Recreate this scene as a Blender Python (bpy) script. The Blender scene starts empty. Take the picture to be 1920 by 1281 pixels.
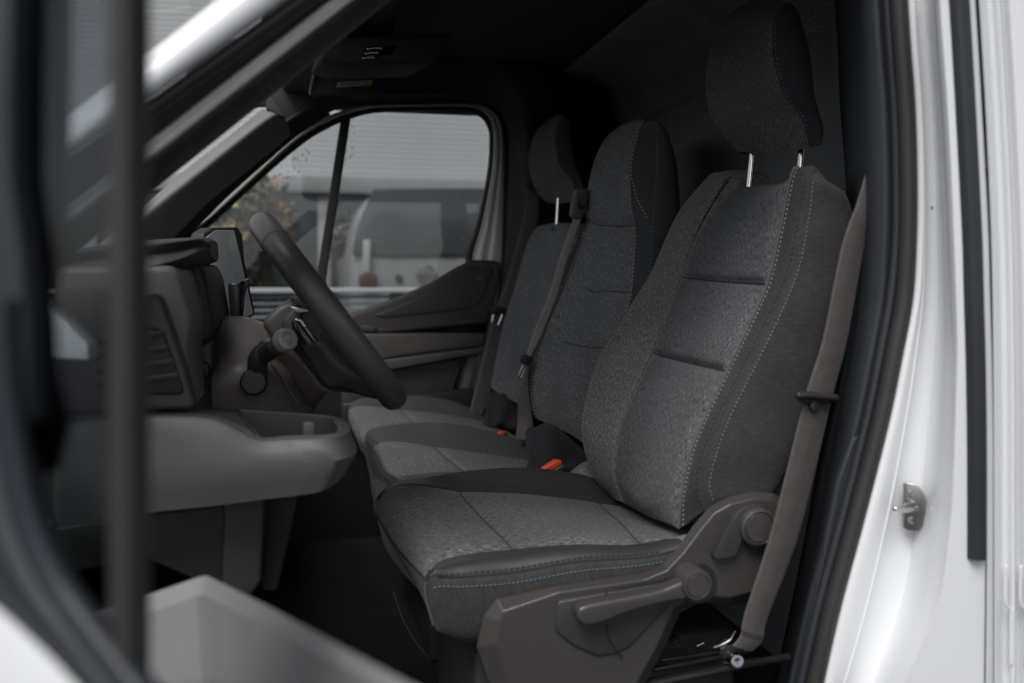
import bpy, bmesh, math, random
from mathutils import Vector, Matrix
random.seed(7)
C = bpy.context.scene.collection
rad = math.radians

# ------------------------------------------------------------------ camera
FP = 1700.0                      # focal length in photo pixels (photo 1920 wide)
PITCH = math.atan(116/FP); YAW = math.atan(383*math.cos(PITCH)/FP)
CAMZ = 1.45
RV = Vector((math.cos(YAW), -math.sin(YAW), 0))
UV_ = Vector((math.sin(PITCH)*math.sin(YAW), math.sin(PITCH)*math.cos(YAW), math.cos(PITCH)))
FV = Vector((math.cos(PITCH)*math.sin(YAW), math.cos(PITCH)*math.cos(YAW), -math.sin(PITCH)))
CAM = Vector((0, 0, CAMZ))
cd = bpy.data.cameras.new('camera'); cam = bpy.data.objects.new('camera', cd); C.objects.link(cam)
M = Matrix((RV, UV_, -FV)).transposed().to_4x4(); M.translation = CAM
cam.matrix_world = M
cd.sensor_width = 36; cd.lens = FP/1920*36; cd.clip_start = 0.02; cd.clip_end = 400
cd.dof.use_dof = True; cd.dof.focus_distance = 1.66; cd.dof.aperture_fstop = 2.8
bpy.context.scene.camera = cam

# ------------------------------------------------------------------ light
SUN_EL, SUN_AZ = rad(54), rad(214)      # azimuth measured from +Y clockwise: behind the camera
w = bpy.data.worlds.new('World'); bpy.context.scene.world = w; w.use_nodes = True
nt = w.node_tree; nt.nodes.clear()
sky = nt.nodes.new('ShaderNodeTexSky'); sky.sky_type = 'NISHITA'; sky.sun_disc = False
sky.sun_elevation = SUN_EL; sky.sun_rotation = SUN_AZ
sky.air_density = 0.6; sky.dust_density = 1.5; sky.ozone_density = 1.5
hsv = nt.nodes.new('ShaderNodeHueSaturation'); hsv.inputs['Saturation'].default_value = 0.28
bg = nt.nodes.new('ShaderNodeBackground'); bg.inputs[1].default_value = 0.105
wo = nt.nodes.new('ShaderNodeOutputWorld')
nt.links.new(sky.outputs[0], hsv.inputs['Color']); nt.links.new(hsv.outputs[0], bg.inputs[0]); nt.links.new(bg.outputs[0], wo.inputs[0])
sd = bpy.data.lights.new('sun', 'SUN'); sun = bpy.data.objects.new('sun', sd); C.objects.link(sun)
sd.energy = 2.0; sd.angle = rad(35); sd.color = (1.0, 0.98, 0.96)
dirv = Vector((math.sin(SUN_AZ)*math.cos(SUN_EL), math.cos(SUN_AZ)*math.cos(SUN_EL), math.sin(SUN_EL)))
sun.rotation_euler = dirv.to_track_quat('Z', 'Y').to_euler()
sc = bpy.context.scene
sc.view_settings.view_transform = 'Standard'; sc.view_settings.look = 'None'
sc.view_settings.exposure = 0.44; sc.view_settings.gamma = 1.0
sc.cycles.use_denoising = True; sc.cycles.filter_width = 1.15
sc.cycles.max_bounces = 8; sc.cycles.diffuse_bounces = 4; sc.cycles.transparent_max_bounces = 12
sc.cycles.caustics_reflective = False; sc.cycles.caustics_refractive = False

# ------------------------------------------------------------------ helpers
def ray(px, py):
    return FV + RV*((px-960)/FP) + UV_*((640.5-py)/FP)
def W(px, py, Y):
    d = ray(px, py); return CAM + d*(Y/d.y)
def WX(px, py, X):
    d = ray(px, py); return CAM + d*(X/d.x)
def WZ(px, py, Z):
    d = ray(px, py); return CAM + d*((Z-CAMZ)/d.z)
def L(pts, Y=None):
    out = []
    for p in pts:
        if isinstance(p, Vector): out.append(p)
        elif len(p) == 3: out.append(W(*p))
        else: out.append(W(p[0], p[1], Y))
    return out
def cr(pts, n, closed=False):
    m = len(pts); out = []
    segs = m if closed else m-1
    cnt = n if closed else n-1
    for k in range(n):
        t = k/cnt*segs
        i = min(int(t), segs-1); f = t-i
        if closed:
            a, b, c, d = pts[(i-1) % m], pts[i % m], pts[(i+1) % m], pts[(i+2) % m]
        else:
            b, c = pts[i], pts[i+1]
            a = pts[i-1] if i > 0 else b*2-c
            d = pts[i+2] if i+2 < m else c*2-b
        out.append(0.5*((2*b)+(c-a)*f+(2*a-5*b+4*c-d)*f*f+(3*b-a-3*c+d)*f*f*f))
    return out
def resamp(pts, n, smooth=True):
    """equal-arc-length samples of a curve through pts"""
    q = cr(pts, max(8*len(pts), 40)) if smooth else pts
    d = [0]
    for a, b in zip(q, q[1:]): d.append(d[-1]+(b-a).length)
    out = []; j = 0
    for k in range(n):
        s = d[-1]*k/(n-1)
        while j < len(q)-2 and d[j+1] < s: j += 1
        f = (s-d[j])/max(d[j+1]-d[j], 1e-9); out.append(q[j].lerp(q[j+1], min(max(f, 0), 1)))
    return out
def link(name, me, mats, parent=None):
    o = bpy.data.objects.new(name, me); C.objects.link(o)
    for m in (mats if isinstance(mats, (list, tuple)) else [mats]): me.materials.append(m)
    if parent is not None: o.parent = parent
    return o
def tag(o, label=None, cat=None, group=None, kind=None):
    if label: o['label'] = label
    if cat: o['category'] = cat
    if group: o['group'] = group
    if kind: o['kind'] = kind
    return o
def thing(name, label, cat, group=None):
    group = group or {'seat': 'seats in the van cab', 'seat belt': 'seat belts in the van cab', 'tree': 'trees beyond the far window'}.get(cat)
    o = bpy.data.objects.new(name, None); C.objects.link(o); o.empty_display_size = .1
    return tag(o, label, cat, group)
def smooth(me, ang=40):
    me.polygons.foreach_set('use_smooth', [True]*len(me.polygons)); me.set_sharp_from_angle(angle=rad(ang))
class Grid: pass
def loft(name, rails, mats, parent=None, nu=6, nv=40, slots=None, closed=False, disp=None, ref=None,
         solid=0, uvo=(0, 0), ang=50, uvs=1.0, flip=None, linear=False, caps=False):
    R = len(rails); lx = linear in (True, 'x'); lv_ = linear is True
    rs = [cr(r, nv) if not lv_ else [r[min(int(t), len(r)-2)].lerp(r[min(int(t), len(r)-2)+1], t-min(int(t), len(r)-2)) for t in [k/(nv-1)*(len(r)-1) for k in range(nv)]] for r in rails]
    cols = nu*R if closed else nu*(R-1)+1
    P = []
    for j in range(nv):
        row = [r[j] for r in rs]
        if lx:
            P.append([row[min(int(i/nu), R-2)].lerp(row[min(int(i/nu), R-2)+1], i/nu-min(int(i/nu), R-2)) for i in range(cols)])
        else: P.append(cr(row, cols, closed))
    def nrm(j, i):
        a = P[max(j-1, 0)][i]; b = P[min(j+1, nv-1)][i]
        if closed: c = P[j][(i-1) % cols]; d = P[j][(i+1) % cols]
        else: c = P[j][max(i-1, 0)]; d = P[j][min(i+1, cols-1)]
        n = (b-a).cross(d-c)
        return n.normalized() if n.length > 1e-12 else Vector((0, -1, 0))
    lo, hi = ref if ref else (0, R-1)
    s = 0
    for j in range(0, nv, 3):
        for i in range(int(lo*nu), min(int(hi*nu)+1, cols)):
            s += nrm(j, i).dot(CAM-P[j][i])
    sg = 1 if s >= 0 else -1
    if flip: sg = -sg
    N = [[nrm(j, i)*sg for i in range(cols)] for j in range(nv)]
    if disp:
        P = [[P[j][i]+N[j][i]*disp(i/nu, j/(nv-1)) for i in range(cols)] for j in range(nv)]
        N = [[nrm(j, i)*sg for i in range(cols)] for j in range(nv)]
    verts = [p for row in P for p in row]
    faces = []; fm = []; fuv = []
    vlen = [0]
    mid = cols//2
    for j in range(1, nv): vlen.append(vlen[-1]+(P[j][mid]-P[j-1][mid]).length)
    ulen = []
    for j in range(nv):
        u = [0]
        for i in range(1, cols+1): u.append(u[-1]+(P[j][i % cols]-P[j][i-1]).length)
        off = u[mid]; ulen.append([x-off for x in u])
    ic = cols if closed else cols-1
    for j in range(nv-1):
        for i in range(ic):
            i2 = (i+1) % cols
            f = [j*cols+i, j*cols+i2, (j+1)*cols+i2, (j+1)*cols+i]
            uv = [(ulen[j][i], vlen[j]), (ulen[j][i+1], vlen[j]), (ulen[j+1][i+1], vlen[j+1]), (ulen[j+1][i], vlen[j+1])]
            a, b, d = verts[f[0]], verts[f[1]], verts[f[3]]
            if sg > 0: f.reverse(); uv.reverse()
            faces.append(f); fuv.append(uv)
            fm.append(slots[min(int(i/nu), len(slots)-1)] if slots else 0)
    if caps and closed:
        f0 = list(range(cols)); f1 = [(nv-1)*cols+i for i in range(cols)]
        if sg > 0: f1.reverse()
        else: f0.reverse()
        f0.reverse(); f1.reverse()
        for f in (f0, f1): faces.append(f); fuv.append([(0, 0)]*cols); fm.append(slots[0] if slots else 0)
    me = bpy.data.meshes.new(name); me.from_pydata([tuple(v) for v in verts], [], faces)
    ul = me.uv_layers.new(name='UVMap'); k = 0
    for uv in fuv:
        for q in uv:
            ul.data[k].uv = (q[0]*uvs+uvo[0], q[1]*uvs+uvo[1]); k += 1
    me.polygons.foreach_set('material_index', fm); smooth(me, ang)
    o = link(name, me, mats, parent)
    if solid:
        m = o.modifiers.new('s', 'SOLIDIFY'); m.thickness = solid; m.offset = -1
    g = Grid(); g.P = P; g.N = N; g.nu = nu; g.nv = nv; g.cols = cols; g.o = o
    def curve(ru, v0=0, v1=1, off=.0015, n=60):
        out = []
        for k in range(n):
            v = (v0+(v1-v0)*k/(n-1))*(nv-1); j = min(int(v), nv-2); f = v-j
            u = (ru(v/(nv-1)) if callable(ru) else ru)*nu; i = min(int(u), cols-2); h = u-i
            p = P[j][i].lerp(P[j+1][i], f).lerp(P[j][i+1].lerp(P[j+1][i+1], f), h)
            q = N[j][i].lerp(N[j+1][i], f).lerp(N[j][i+1].lerp(N[j+1][i+1], f), h)
            out.append(p+q*off)
        return out
    g.curve = curve
    def row(v, u0, u1, off=.001, n=30):
        out = []
        for k in range(n):
            u = (u0+(u1-u0)*k/(n-1))*nu; i = min(int(u), cols-2); h = u-i
            vv = v*(nv-1); j = min(int(vv), nv-2); f = vv-j
            p = P[j][i].lerp(P[j+1][i], f).lerp(P[j][i+1].lerp(P[j+1][i+1], f), h)
            out.append(p+N[j][i]*off)
        return out
    g.row = row
    return g
def frames(pts):
    T = []
    for i in range(len(pts)):
        a = pts[max(i-1, 0)]; b = pts[min(i+1, len(pts)-1)]; T.append((b-a).normalized())
    n = T[0].orthogonal().normalized(); out = []
    for t in T:
        n = (n-t*n.dot(t)); n = n.normalized() if n.length > 1e-6 else t.orthogonal().normalized()
        out.append((t, n, t.cross(n)))
    return out
def tubedata(pts, r, seg, V, F, scale=(1, 1), up=None, closed=False):
    fr = frames(pts); base = len(V); n = len(pts)
    for k, (p, (t, a, b)) in enumerate(zip(pts, fr)):
        if up is not None:
            b = t.cross(up).normalized(); a = b.cross(t)
        rr = r(k/(n-1)) if callable(r) else r
        for s in range(seg):
            th = 2*math.pi*s/seg
            V.append(p+a*(math.cos(th)*rr*scale[0])+b*(math.sin(th)*rr*scale[1]))
    for k in range(n-1 if not closed else n):
        k2 = (k+1) % n
        for s in range(seg):
            s2 = (s+1) % seg
            F.append((base+k*seg+s, base+k*seg+s2, base+k2*seg+s2, base+k2*seg+s))
    if not closed:
        F.append(tuple(base+s for s in reversed(range(seg)))); F.append(tuple(base+(n-1)*seg+s for s in range(seg)))
def fromdata(name, V, F, mats, parent=None, ang=50, fm=None):
    me = bpy.data.meshes.new(name); me.from_pydata([tuple(v) for v in V], [], F)
    bm = bmesh.new(); bm.from_mesh(me); bmesh.ops.recalc_face_normals(bm, faces=bm.faces); bm.to_mesh(me); bm.free()
    smooth(me, ang)
    return link(name, me, mats, parent)
def tube(name, pts, r, mat, parent=None, seg=12, n=None, scale=(1, 1), up=None, rounded=False):
    if n: pts = resamp(pts, n)
    if rounded:   # hemispherical ends
        rr0 = r(0) if callable(r) else r; rr1 = r(1) if callable(r) else r
        t0 = (pts[0]-pts[1]).normalized(); t1 = (pts[-1]-pts[-2]).normalized()
        rf = r if callable(r) else (lambda t: r)
        N0 = len(pts); pre = []; post = []
        for a in (80, 60, 40, 20):
            pre.append((pts[0]+t0*rr0*math.sin(rad(a))*.8, rr0*math.cos(rad(a))))
        for a in (20, 40, 60, 80):
            post.append((pts[-1]+t1*rr1*math.sin(rad(a))*.8, rr1*math.cos(rad(a))))
        allp = pre+[(p, rf(k/(N0-1))) for k, p in enumerate(pts)]+post
        pts = [a for a, b in allp]; rl = [b for a, b in allp]; M_ = len(pts)-1
        r = lambda t: rl[min(int(round(t*M_)), M_)]
    V, F = [], []; tubedata(pts, r, seg, V, F, scale, up)
    return fromdata(name, V, F, mat, parent)
def stitches(name, pts, mat, parent, ln=.0048, gap=.0024, r=.0008):
    d = [0]
    for a, b in zip(pts, pts[1:]): d.append(d[-1]+(b-a).length)
    def at(s):
        j = 0
        while j < len(d)-2 and d[j+1] < s: j += 1
        return pts[j].lerp(pts[j+1], (s-d[j])/max(d[j+1]-d[j], 1e-9))
    V, F = [], []; s = 0
    while s+ln < d[-1]:
        tubedata([at(s), at(s+ln*.25), at(s+ln*.75), at(s+ln)], lambda t: r*(1 if .2 < t < .8 else .45), 6, V, F); s += ln+gap
    return fromdata(name, V, F, mat, parent, ang=80)
def prism(name, pts, ext, mat, parent=None, bevel=.004, seg=3, ang=35):
    """closed outline of 3D points, extruded by vector ext"""
    bm = bmesh.new(); vs = [bm.verts.new(p) for p in pts]; f = bm.faces.new(vs)
    r = bmesh.ops.extrude_face_region(bm, geom=[f])
    bmesh.ops.translate(bm, vec=ext, verts=[g for g in r['geom'] if isinstance(g, bmesh.types.BMVert)])
    bmesh.ops.recalc_face_normals(bm, faces=bm.faces)
    if bevel:
        big = [f for f in bm.faces if len(f.verts) == len(pts)]
        es = set(e for f in big for e in f.edges)
        es |= set(e for e in bm.edges if e not in es and len(e.link_faces) == 2 and e.calc_face_angle(0) > rad(ang))
        bmesh.ops.bevel(bm, geom=list(es), offset=bevel, segments=seg, profile=.5, affect='EDGES', clamp_overlap=True)
    me = bpy.data.meshes.new(name); bm.to_mesh(me); bm.free(); smooth(me, 50)
    return link(name, me, mat, parent)
def plate(name, poly, Y, t, mat, parent=None, bevel=.004, rnd=0, seg=3):
    """outline in photo pixels on the lengthwise plane at depth Y, real thickness t away from the door"""
    pts = L(poly, Y)
    if rnd: pts = cr(pts, rnd, True)
    return prism(name, pts, Vector((0, t, 0)), mat, parent, bevel, seg)
def box(name, a, b, mat, parent=None, bevel=.003):
    x0, y0, z0 = a; x1, y1, z1 = b
    return prism(name, [Vector(p) for p in ((x0, y0, z0), (x1, y0, z0), (x1, y0, z1), (x0, y0, z1))], Vector((0, y1-y0, 0)), mat, parent, bevel, 2)
def disc(name, c, ax, r, h, mat, parent=None, bevel=.003, seg=40, prof=None):
    """lathe round ax: prof = [(radius, height)...]"""
    ax = ax.normalized(); a = ax.orthogonal().normalized(); b = ax.cross(a)
    prof = prof or [(0, 0), (r-bevel, 0), (r, -bevel), (r, -h)]
    V, F = [], []
    for (q, z) in prof:
        for s in range(seg):
            th = 2*math.pi*s/seg; V.append(c+ax*z+(a*math.cos(th)+b*math.sin(th))*max(q, 1e-5))
    for k in range(len(prof)-1):
        for s in range(seg):
            s2 = (s+1) % seg; F.append((k*seg+s, k*seg+s2, (k+1)*seg+s2, (k+1)*seg+s))
    return fromdata(name, V, F, mat, parent, ang=35)
def ribbon(name, left, right, t, mat, parent=None, nv=60, **k):
    return loft(name, [left, right], mat, parent, nu=3, nv=nv, solid=t, **k)

# ------------------------------------------------------------------ materials
def newmat(name):
    m = bpy.data.materials.new(name); m.use_nodes = True
    return m, m.node_tree, m.node_tree.nodes['Principled BSDF']
def noise(nt, vec, scale, detail=2, rough=.5):
    n = nt.nodes.new('ShaderNodeTexNoise'); n.inputs['Scale'].default_value = scale
    n.inputs['Detail'].default_value = detail; n.inputs['Roughness'].default_value = rough
    if vec is not None: nt.links.new(vec, n.inputs['Vector'])
    return n.outputs['Fac']
def ramp(nt, fac, stops):
    r = nt.nodes.new('ShaderNodeValToRGB'); e = r.color_ramp.elements
    e[0].position, e[0].color = stops[0][0], (*stops[0][1], 1); e[1].position, e[1].color = stops[-1][0], (*stops[-1][1], 1)
    for p, c in stops[1:-1]:
        x = e.new(p); x.color = (*c, 1)
    nt.links.new(fac, r.inputs[0]); return r.outputs[0]
def bump(nt, b, h, strength, dist=.001):
    n = nt.nodes.new('ShaderNodeBump'); n.inputs['Strength'].default_value = strength; n.inputs['Distance'].default_value = dist
    nt.links.new(h, n.inputs['Height']); nt.links.new(n.outputs[0], b.inputs['Normal'])
def math_(nt, op, a, b):
    n = nt.nodes.new('ShaderNodeMath'); n.operation = op
    for i, x in enumerate((a, b)):
        if isinstance(x, (int, float)): n.inputs[i].default_value = x
        else: nt.links.new(x, n.inputs[i])
    return n.outputs[0]
def fabric(name, col, contrast=.55, sx=160, sy=700, warm=(1, 1, 1), big=.12, sheen=.06):
    """heathered woven cloth: short streaks of lighter and darker yarn"""
    m, nt, b = newmat(name)
    tc = nt.nodes.new('ShaderNodeTexCoord')
    mp = nt.nodes.new('ShaderNodeMapping'); mp.inputs['Scale'].default_value = (sx, sy, 1); nt.links.new(tc.outputs['UV'], mp.inputs[0])
    mp2 = nt.nodes.new('ShaderNodeMapping'); mp2.inputs['Scale'].default_value = (sy*.8, sx*1.6, 1); nt.links.new(tc.outputs['UV'], mp2.inputs[0])
    a = noise(nt, mp.outputs[0], 1, 4, .8); c = noise(nt, mp2.outputs[0], 1, 4, .8)
    big_ = noise(nt, tc.outputs['UV'], 9, 3); fine = noise(nt, tc.outputs['UV'], 620, 1)
    s = math_(nt, 'ADD', math_(nt, 'ADD', math_(nt, 'MULTIPLY', a, .68), math_(nt, 'MULTIPLY', c, .08)), math_(nt, 'MULTIPLY', fine, .24))
    lo = tuple(x*(1-contrast*.8) for x in col); hi = tuple(x*y*(1+contrast*1.6) for x, y in zip(col, warm))
    k = ramp(nt, s, [(.38, lo), (.5, col), (.64, hi)])
    mul = nt.nodes.new('ShaderNodeMix'); mul.data_type = 'RGBA'; mul.blend_type = 'MULTIPLY'; mul.inputs['Factor'].default_value = 1
    bw = ramp(nt, big_, [(.3, (1-big,)*3), (.7, (1+big,)*3)])
    nt.links.new(k, mul.inputs['A']); nt.links.new(bw, mul.inputs['B']); nt.links.new(mul.outputs['Result'], b.inputs['Base Color'])
    b.inputs['Roughness'].default_value = .92; b.inputs['Specular IOR Level'].default_value = .2
    b.inputs['Sheen Weight'].default_value = sheen; b.inputs['Sheen Roughness'].default_value = .5
    bump(nt, b, s, .10, .0006)
    return m
def plastic(name, col, rough=.5, grain=.25, gs=900, spec=.5, vary=.08, big=6):
    m, nt, b = newmat(name)
    tc = nt.nodes.new('ShaderNodeTexCoord')
    g = noise(nt, tc.outputs['Object'], gs, 2); v = noise(nt, tc.outputs['Object'], big, 4)
    nt.links.new(ramp(nt, v, [(.3, tuple(c*(1-vary) for c in col)), (.7, tuple(c*(1+vary) for c in col))]), b.inputs['Base Color'])
    rr = ramp(nt, v, [(.3, (rough*.92,)*3), (.7, (min(rough*1.08, 1),)*3)]); nt.links.new(rr, b.inputs['Roughness'])
    b.inputs['Specular IOR Level'].default_value = spec
    if grain: bump(nt, b, g, grain, .0006)
    return m
def metal(name, col, rough=.3):
    m = plastic(name, col, rough, 0, vary=.05, big=30); m.node_tree.nodes['Principled BSDF'].inputs['Metallic'].default_value = 1
    return m
def webbing(name, col):
    m, nt, b = newmat(name)
    tc = nt.nodes.new('ShaderNodeTexCoord')
    wv = nt.nodes.new('ShaderNodeTexWave'); wv.wave_type = 'BANDS'; wv.bands_direction = 'Y'; wv.inputs['Scale'].default_value = 95
    wv.inputs['Distortion'].default_value = 1; nt.links.new(tc.outputs['UV'], wv.inputs[0])
    v = noise(nt, tc.outputs['UV'], 60, 3)
    s = math_(nt, 'ADD', math_(nt, 'MULTIPLY', wv.outputs['Fac'], .4), math_(nt, 'MULTIPLY', v, .6))
    nt.links.new(ramp(nt, s, [(.25, tuple(c*.72 for c in col)), (.75, tuple(c*1.25 for c in col))]), b.inputs['Base Color'])
    b.inputs['Roughness'].default_value = .62; bump(nt, b, wv.outputs['Fac'], .5, .0008)
    b.inputs['Sheen Weight'].default_value = .2
    return m
def paint(name, col, rough=.3, coat=.5):
    m = plastic(name, col, rough, .04, 700, vary=.02, big=3)
    b = m.node_tree.nodes['Principled BSDF']; b.inputs['Coat Weight'].default_value = coat; b.inputs['Coat Roughness'].default_value = .08
    return m
def glassmat(name, tint=(.8, .84, .84), rough=0.0, refl=.9, add=0.0):
    m, nt, b = newmat(name); nt.nodes.remove(b)
    out = [n for n in nt.nodes if n.type == 'OUTPUT_MATERIAL'][0]
    t = nt.nodes.new('ShaderNodeBsdfTransparent'); t.inputs[0].default_value = (*tint, 1)
    g = nt.nodes.new('ShaderNodeBsdfGlossy'); g.inputs['Roughness'].default_value = rough
    g.inputs[0].default_value = (refl, refl, refl, 1)
    ge = nt.nodes.new('ShaderNodeNewGeometry'); dt = nt.nodes.new('ShaderNodeVectorMath'); dt.operation = 'DOT_PRODUCT'
    nt.links.new(ge.outputs['Incoming'], dt.inputs[0]); nt.links.new(ge.outputs['Normal'], dt.inputs[1])
    c = math_(nt, 'ABSOLUTE', dt.outputs['Value'], 0); sch = math_(nt, 'ADD', math_(nt, 'MULTIPLY', math_(nt, 'POWER', math_(nt, 'SUBTRACT', 1.0, c), 5), .96), .04+add)
    mx = nt.nodes.new('ShaderNodeMixShader')
    nt.links.new(sch, mx.inputs[0]); nt.links.new(t.outputs[0], mx.inputs[1]); nt.links.new(g.outputs[0], mx.inputs[2])
    nt.links.new(mx.outputs[0], out.inputs[0])
    return m

m_heather = fabric('heather_cloth', (.100, .102, .106), 1.15, 560, 120)
m_heather_cush = fabric('heather_cloth_cushion', (.100, .098, .097), 1.15, 560, 110)
m_bolster = fabric('bolster_cloth', (.150, .140, .136), 1.0, 560, 150)
m_side = fabric('side_cloth', (.045, .0435, .043), .45, 60, 600, big=.16)
m_darkcloth = fabric('dark_cloth', (.040, .040, .043), .4, 350, 500)
m_leather = plastic('leather', (.042, .040, .039), .36, .35, 420, spec=.45)
m_black = plastic('black_plastic', (.018, .018, .02), .5, .2)
m_gloss = plastic('gloss_black', (.008, .008, .01), .12, 0)
m_cover = plastic('seat_cover_plastic', (.056, .052, .050), .30, .6, 480)
m_dash = plastic('dash_plastic', (.062, .058, .056), .52, .6, 480)
m_tray = plastic('tray_plastic', (.092, .088, .086), .42, .6, 480)
m_dark = plastic('dark_trim', (.03, .03, .032), .55, .25)
m_wheel = plastic('wheel_leather', (.068, .062, .060), .36, .35, 600)
m_bluetrim = plastic('blue_black_trim', (.021, .024, .029), .55, .3)
m_rubber = plastic('rubber', (.03, .028, .027), .5, .25, 300)
m_white = paint('white_paint', (.80, .81, .82))
m_cream = paint('cream_paint', (.82, .78, .70))
m_chrome = metal('chrome', (.75, .73, .72), .16)
m_steel = metal('steel', (.42, .40, .40), .32)
m_satin = plastic('satin_flange', (.78, .755, .72), .38, .05)
m_belt = webbing('belt_webbing', (.062, .053, .050))
m_beltgrey = webbing('belt_webbing_grey', (.36, .35, .32)); m_beltfar = webbing('belt_webbing_far', (.12, .10, .093))
m_orange = plastic('orange_plastic', (.85, .085, .03), .35, 0)
m_stitchw = plastic('white_thread', (.34, .34, .335), .8, 0)
m_stitchb = plastic('blue_thread', (.13, .22, .30), .8, 0)
m_stitcht = plastic('teal_thread', (.08, .34, .38), .8, 0)
m_stitchk = plastic('dark_thread', (.02, .02, .02), .8, 0)
m_glass = glassmat('window_glass', (.86, .88, .88))
m_glass_dark = glassmat('door_glass', (.54, .565, .58), refl=.5, add=.04)
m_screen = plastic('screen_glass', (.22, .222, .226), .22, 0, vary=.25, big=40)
m_bulk = fabric('bulkhead_felt', (.26, .26, .268), 1.0, 180, 180)
m_liner = plastic('headliner', (.07, .07, .073), .9, .3, 500)
m_floor = plastic('floor_mat', (.01, .01, .011), .75, .3, 300)
m_clad = None

# =================================================================== SETTING
def ground():
    m, nt, b = newmat('asphalt')
    tc = nt.nodes.new('ShaderNodeTexCoord'); n1 = noise(nt, tc.outputs['Object'], 60, 4); n2 = noise(nt, tc.outputs['Object'], .7, 4)
    s = math_(nt, 'ADD', math_(nt, 'MULTIPLY', n1, .5), math_(nt, 'MULTIPLY', n2, .5))
    nt.links.new(ramp(nt, s, [(.35, (.045, .045, .046)), (.65, (.085, .085, .084))]), b.inputs['Base Color']); b.inputs['Roughness'].default_value = .85
    bump(nt, b, n1, .4, .004)
    me = bpy.data.meshes.new('ground'); S = 150
    me.from_pydata([(-S, -S, 0), (S, -S, 0), (S, S, 0), (-S, S, 0)], [], [(0, 1, 2, 3)])
    tag(link('ground', me, m), kind='structure')
ground()

def building():
    t = thing('warehouse', 'grey warehouse with ribbed cladding above dark windows across the yard', 'building')
    YB = 9.0
    m, nt, b = newmat('ribbed_cladding')
    tc = nt.nodes.new('ShaderNodeTexCoord'); v = noise(nt, tc.outputs['Object'], .8, 4)
    nt.links.new(ramp(nt, v, [(.3, (.46, .46, .46)), (.7, (.54, .54, .54))]), b.inputs['Base Color']); b.inputs['Roughness'].default_value = .5
    # real corrugation profile
    z0 = W(700, 335, YB).z; z1 = 7.0; V, F = [], []
    k = 0; z = z0; prof = []
    while z < z1:
        prof += [(z, 0), (z+.026, 0), (z+.032, .0025), (z+.044, .0025)]; z += .05
    for (z, d) in prof:
        V += [Vector((-18, YB+d, z)), Vector((12, YB+d, z))]
    for i in range(len(prof)-1): F.append((2*i, 2*i+1, 2*i+3, 2*i+2))
    cl = fromdata('cladding', V, F, m, t, ang=20); md = cl.modifiers.new('s', 'SOLIDIFY'); md.thickness = .05; md.offset = 1
    m_fr = plastic('aluminium_frame', (.26, .26, .26), .4, 0)
    zf = W(700, 355, YB).z; zl = z0
    box('fascia', (-18, YB-.12, zl-.16), (12, YB+.2, zl-.003), m_fr, t, .01)
    m_gl = plastic('dark_glazing', (.055, .062, .06), .08, 0, vary=.3, big=1.5)
    box('glazing', (-18, YB+.06, .4), (12, YB+.1, zl-.17), m_gl, t, 0)
    for px in (170, 395, 608, 925, 1200):
        p = W(px, 450, YB)
        box('mullion', (p.x-.06, YB-.03, .42), (p.x+.06, YB+.055, zl-.163), m_fr, t, .006)
    box('plinth', (-18, YB-.05, 0), (12, YB+.2, .4), m_fr, t, .01)
building()

def guard_rail():
    t = thing('guard_rail', 'pale metal barrier with bluish stripes behind the far window', 'barrier')
    m1 = plastic('pale_rail', (.42, .43, .43), .5, 0); m2 = plastic('blue_grey_rail', (.16, .18, .2), .5, 0)
    Y = 5.2
    za = W(600, 540, Y).z; zb = W(600, 550, Y).z; zc = W(600, 600, Y).z
    box('top_rail', (-3.5, Y-.05, zb), (2.6, Y+.05, za), m1, t, .006)
    h = (zb-zc)/4
    for k in range(4):
        box('slat', (-3.5, Y-.02, zb-h*(k+1)+.008), (2.6, Y+.02, zb-h*k-.012), m2, t, .004)
    for x in (-3.3, -1.4, .5, 2.4):
        box('post', (x-.04, Y+.055, 0), (x+.04, Y+.13, za-.02), m2, t, .005)
guard_rail()

def parked_van():
    t = thing('parked_van', 'white van parked tail-on beyond the passenger window', 'van')
    Y = 6.6
    body = plastic('van_white', (.22, .22, .22), .35, 0)
    dk = plastic('van_dark_glass', (.06, .062, .065), .12, 0)
    P = [(655, 560), (655, 480), (662, 440), (672, 400), (690, 362), (760, 350), (1150, 350), (1175, 420), (1185, 560), (1185, 700), (655, 700)]
    plate('body', P, Y, 2.5, body, t, .12)
    plate('rear_window', [(660, 478), (668, 430), (688, 380), (700, 353), (914, 353), (914, 480), (740, 482)], Y-.02, .05, dk, t, .01)
    plate('rear_window', [(922, 353), (1130, 353), (1150, 420), (1155, 480), (922, 480)], Y-.02, .05, dk, t, .01)
    wl = plastic('lamp_white', (.34, .34, .33), .2, 0); rl = plastic('lamp_red', (.07, .018, .018), .2, 0)
    plate('tail_lamp', [(681, 450), (695, 450), (694, 512), (680, 512)], Y-.05, .05, wl, t, .008)
    plate('tail_lamp', [(673, 514), (706, 514), (706, 539), (673, 539)], Y-.05, .05, rl, t, .008)
    c = W(800, 515, Y-.03); V, F = [], []
    tubedata([c+Vector((math.cos(a), 0, math.sin(a)))*.058 for a in [i/24*2*math.pi for i in range(24)]], .008, 6, V, F, closed=True)
    tubedata([c+Vector((-.085, 0, 0)), c+Vector((.085, 0, 0))], .009, 6, V, F)
    fromdata('badge', V, F, m_steel, t)
    disc('door_lock', W(748, 522, Y-.02), Vector((0, -1, 0)), .028, .03, m_dark, t)
parked_van()

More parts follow.
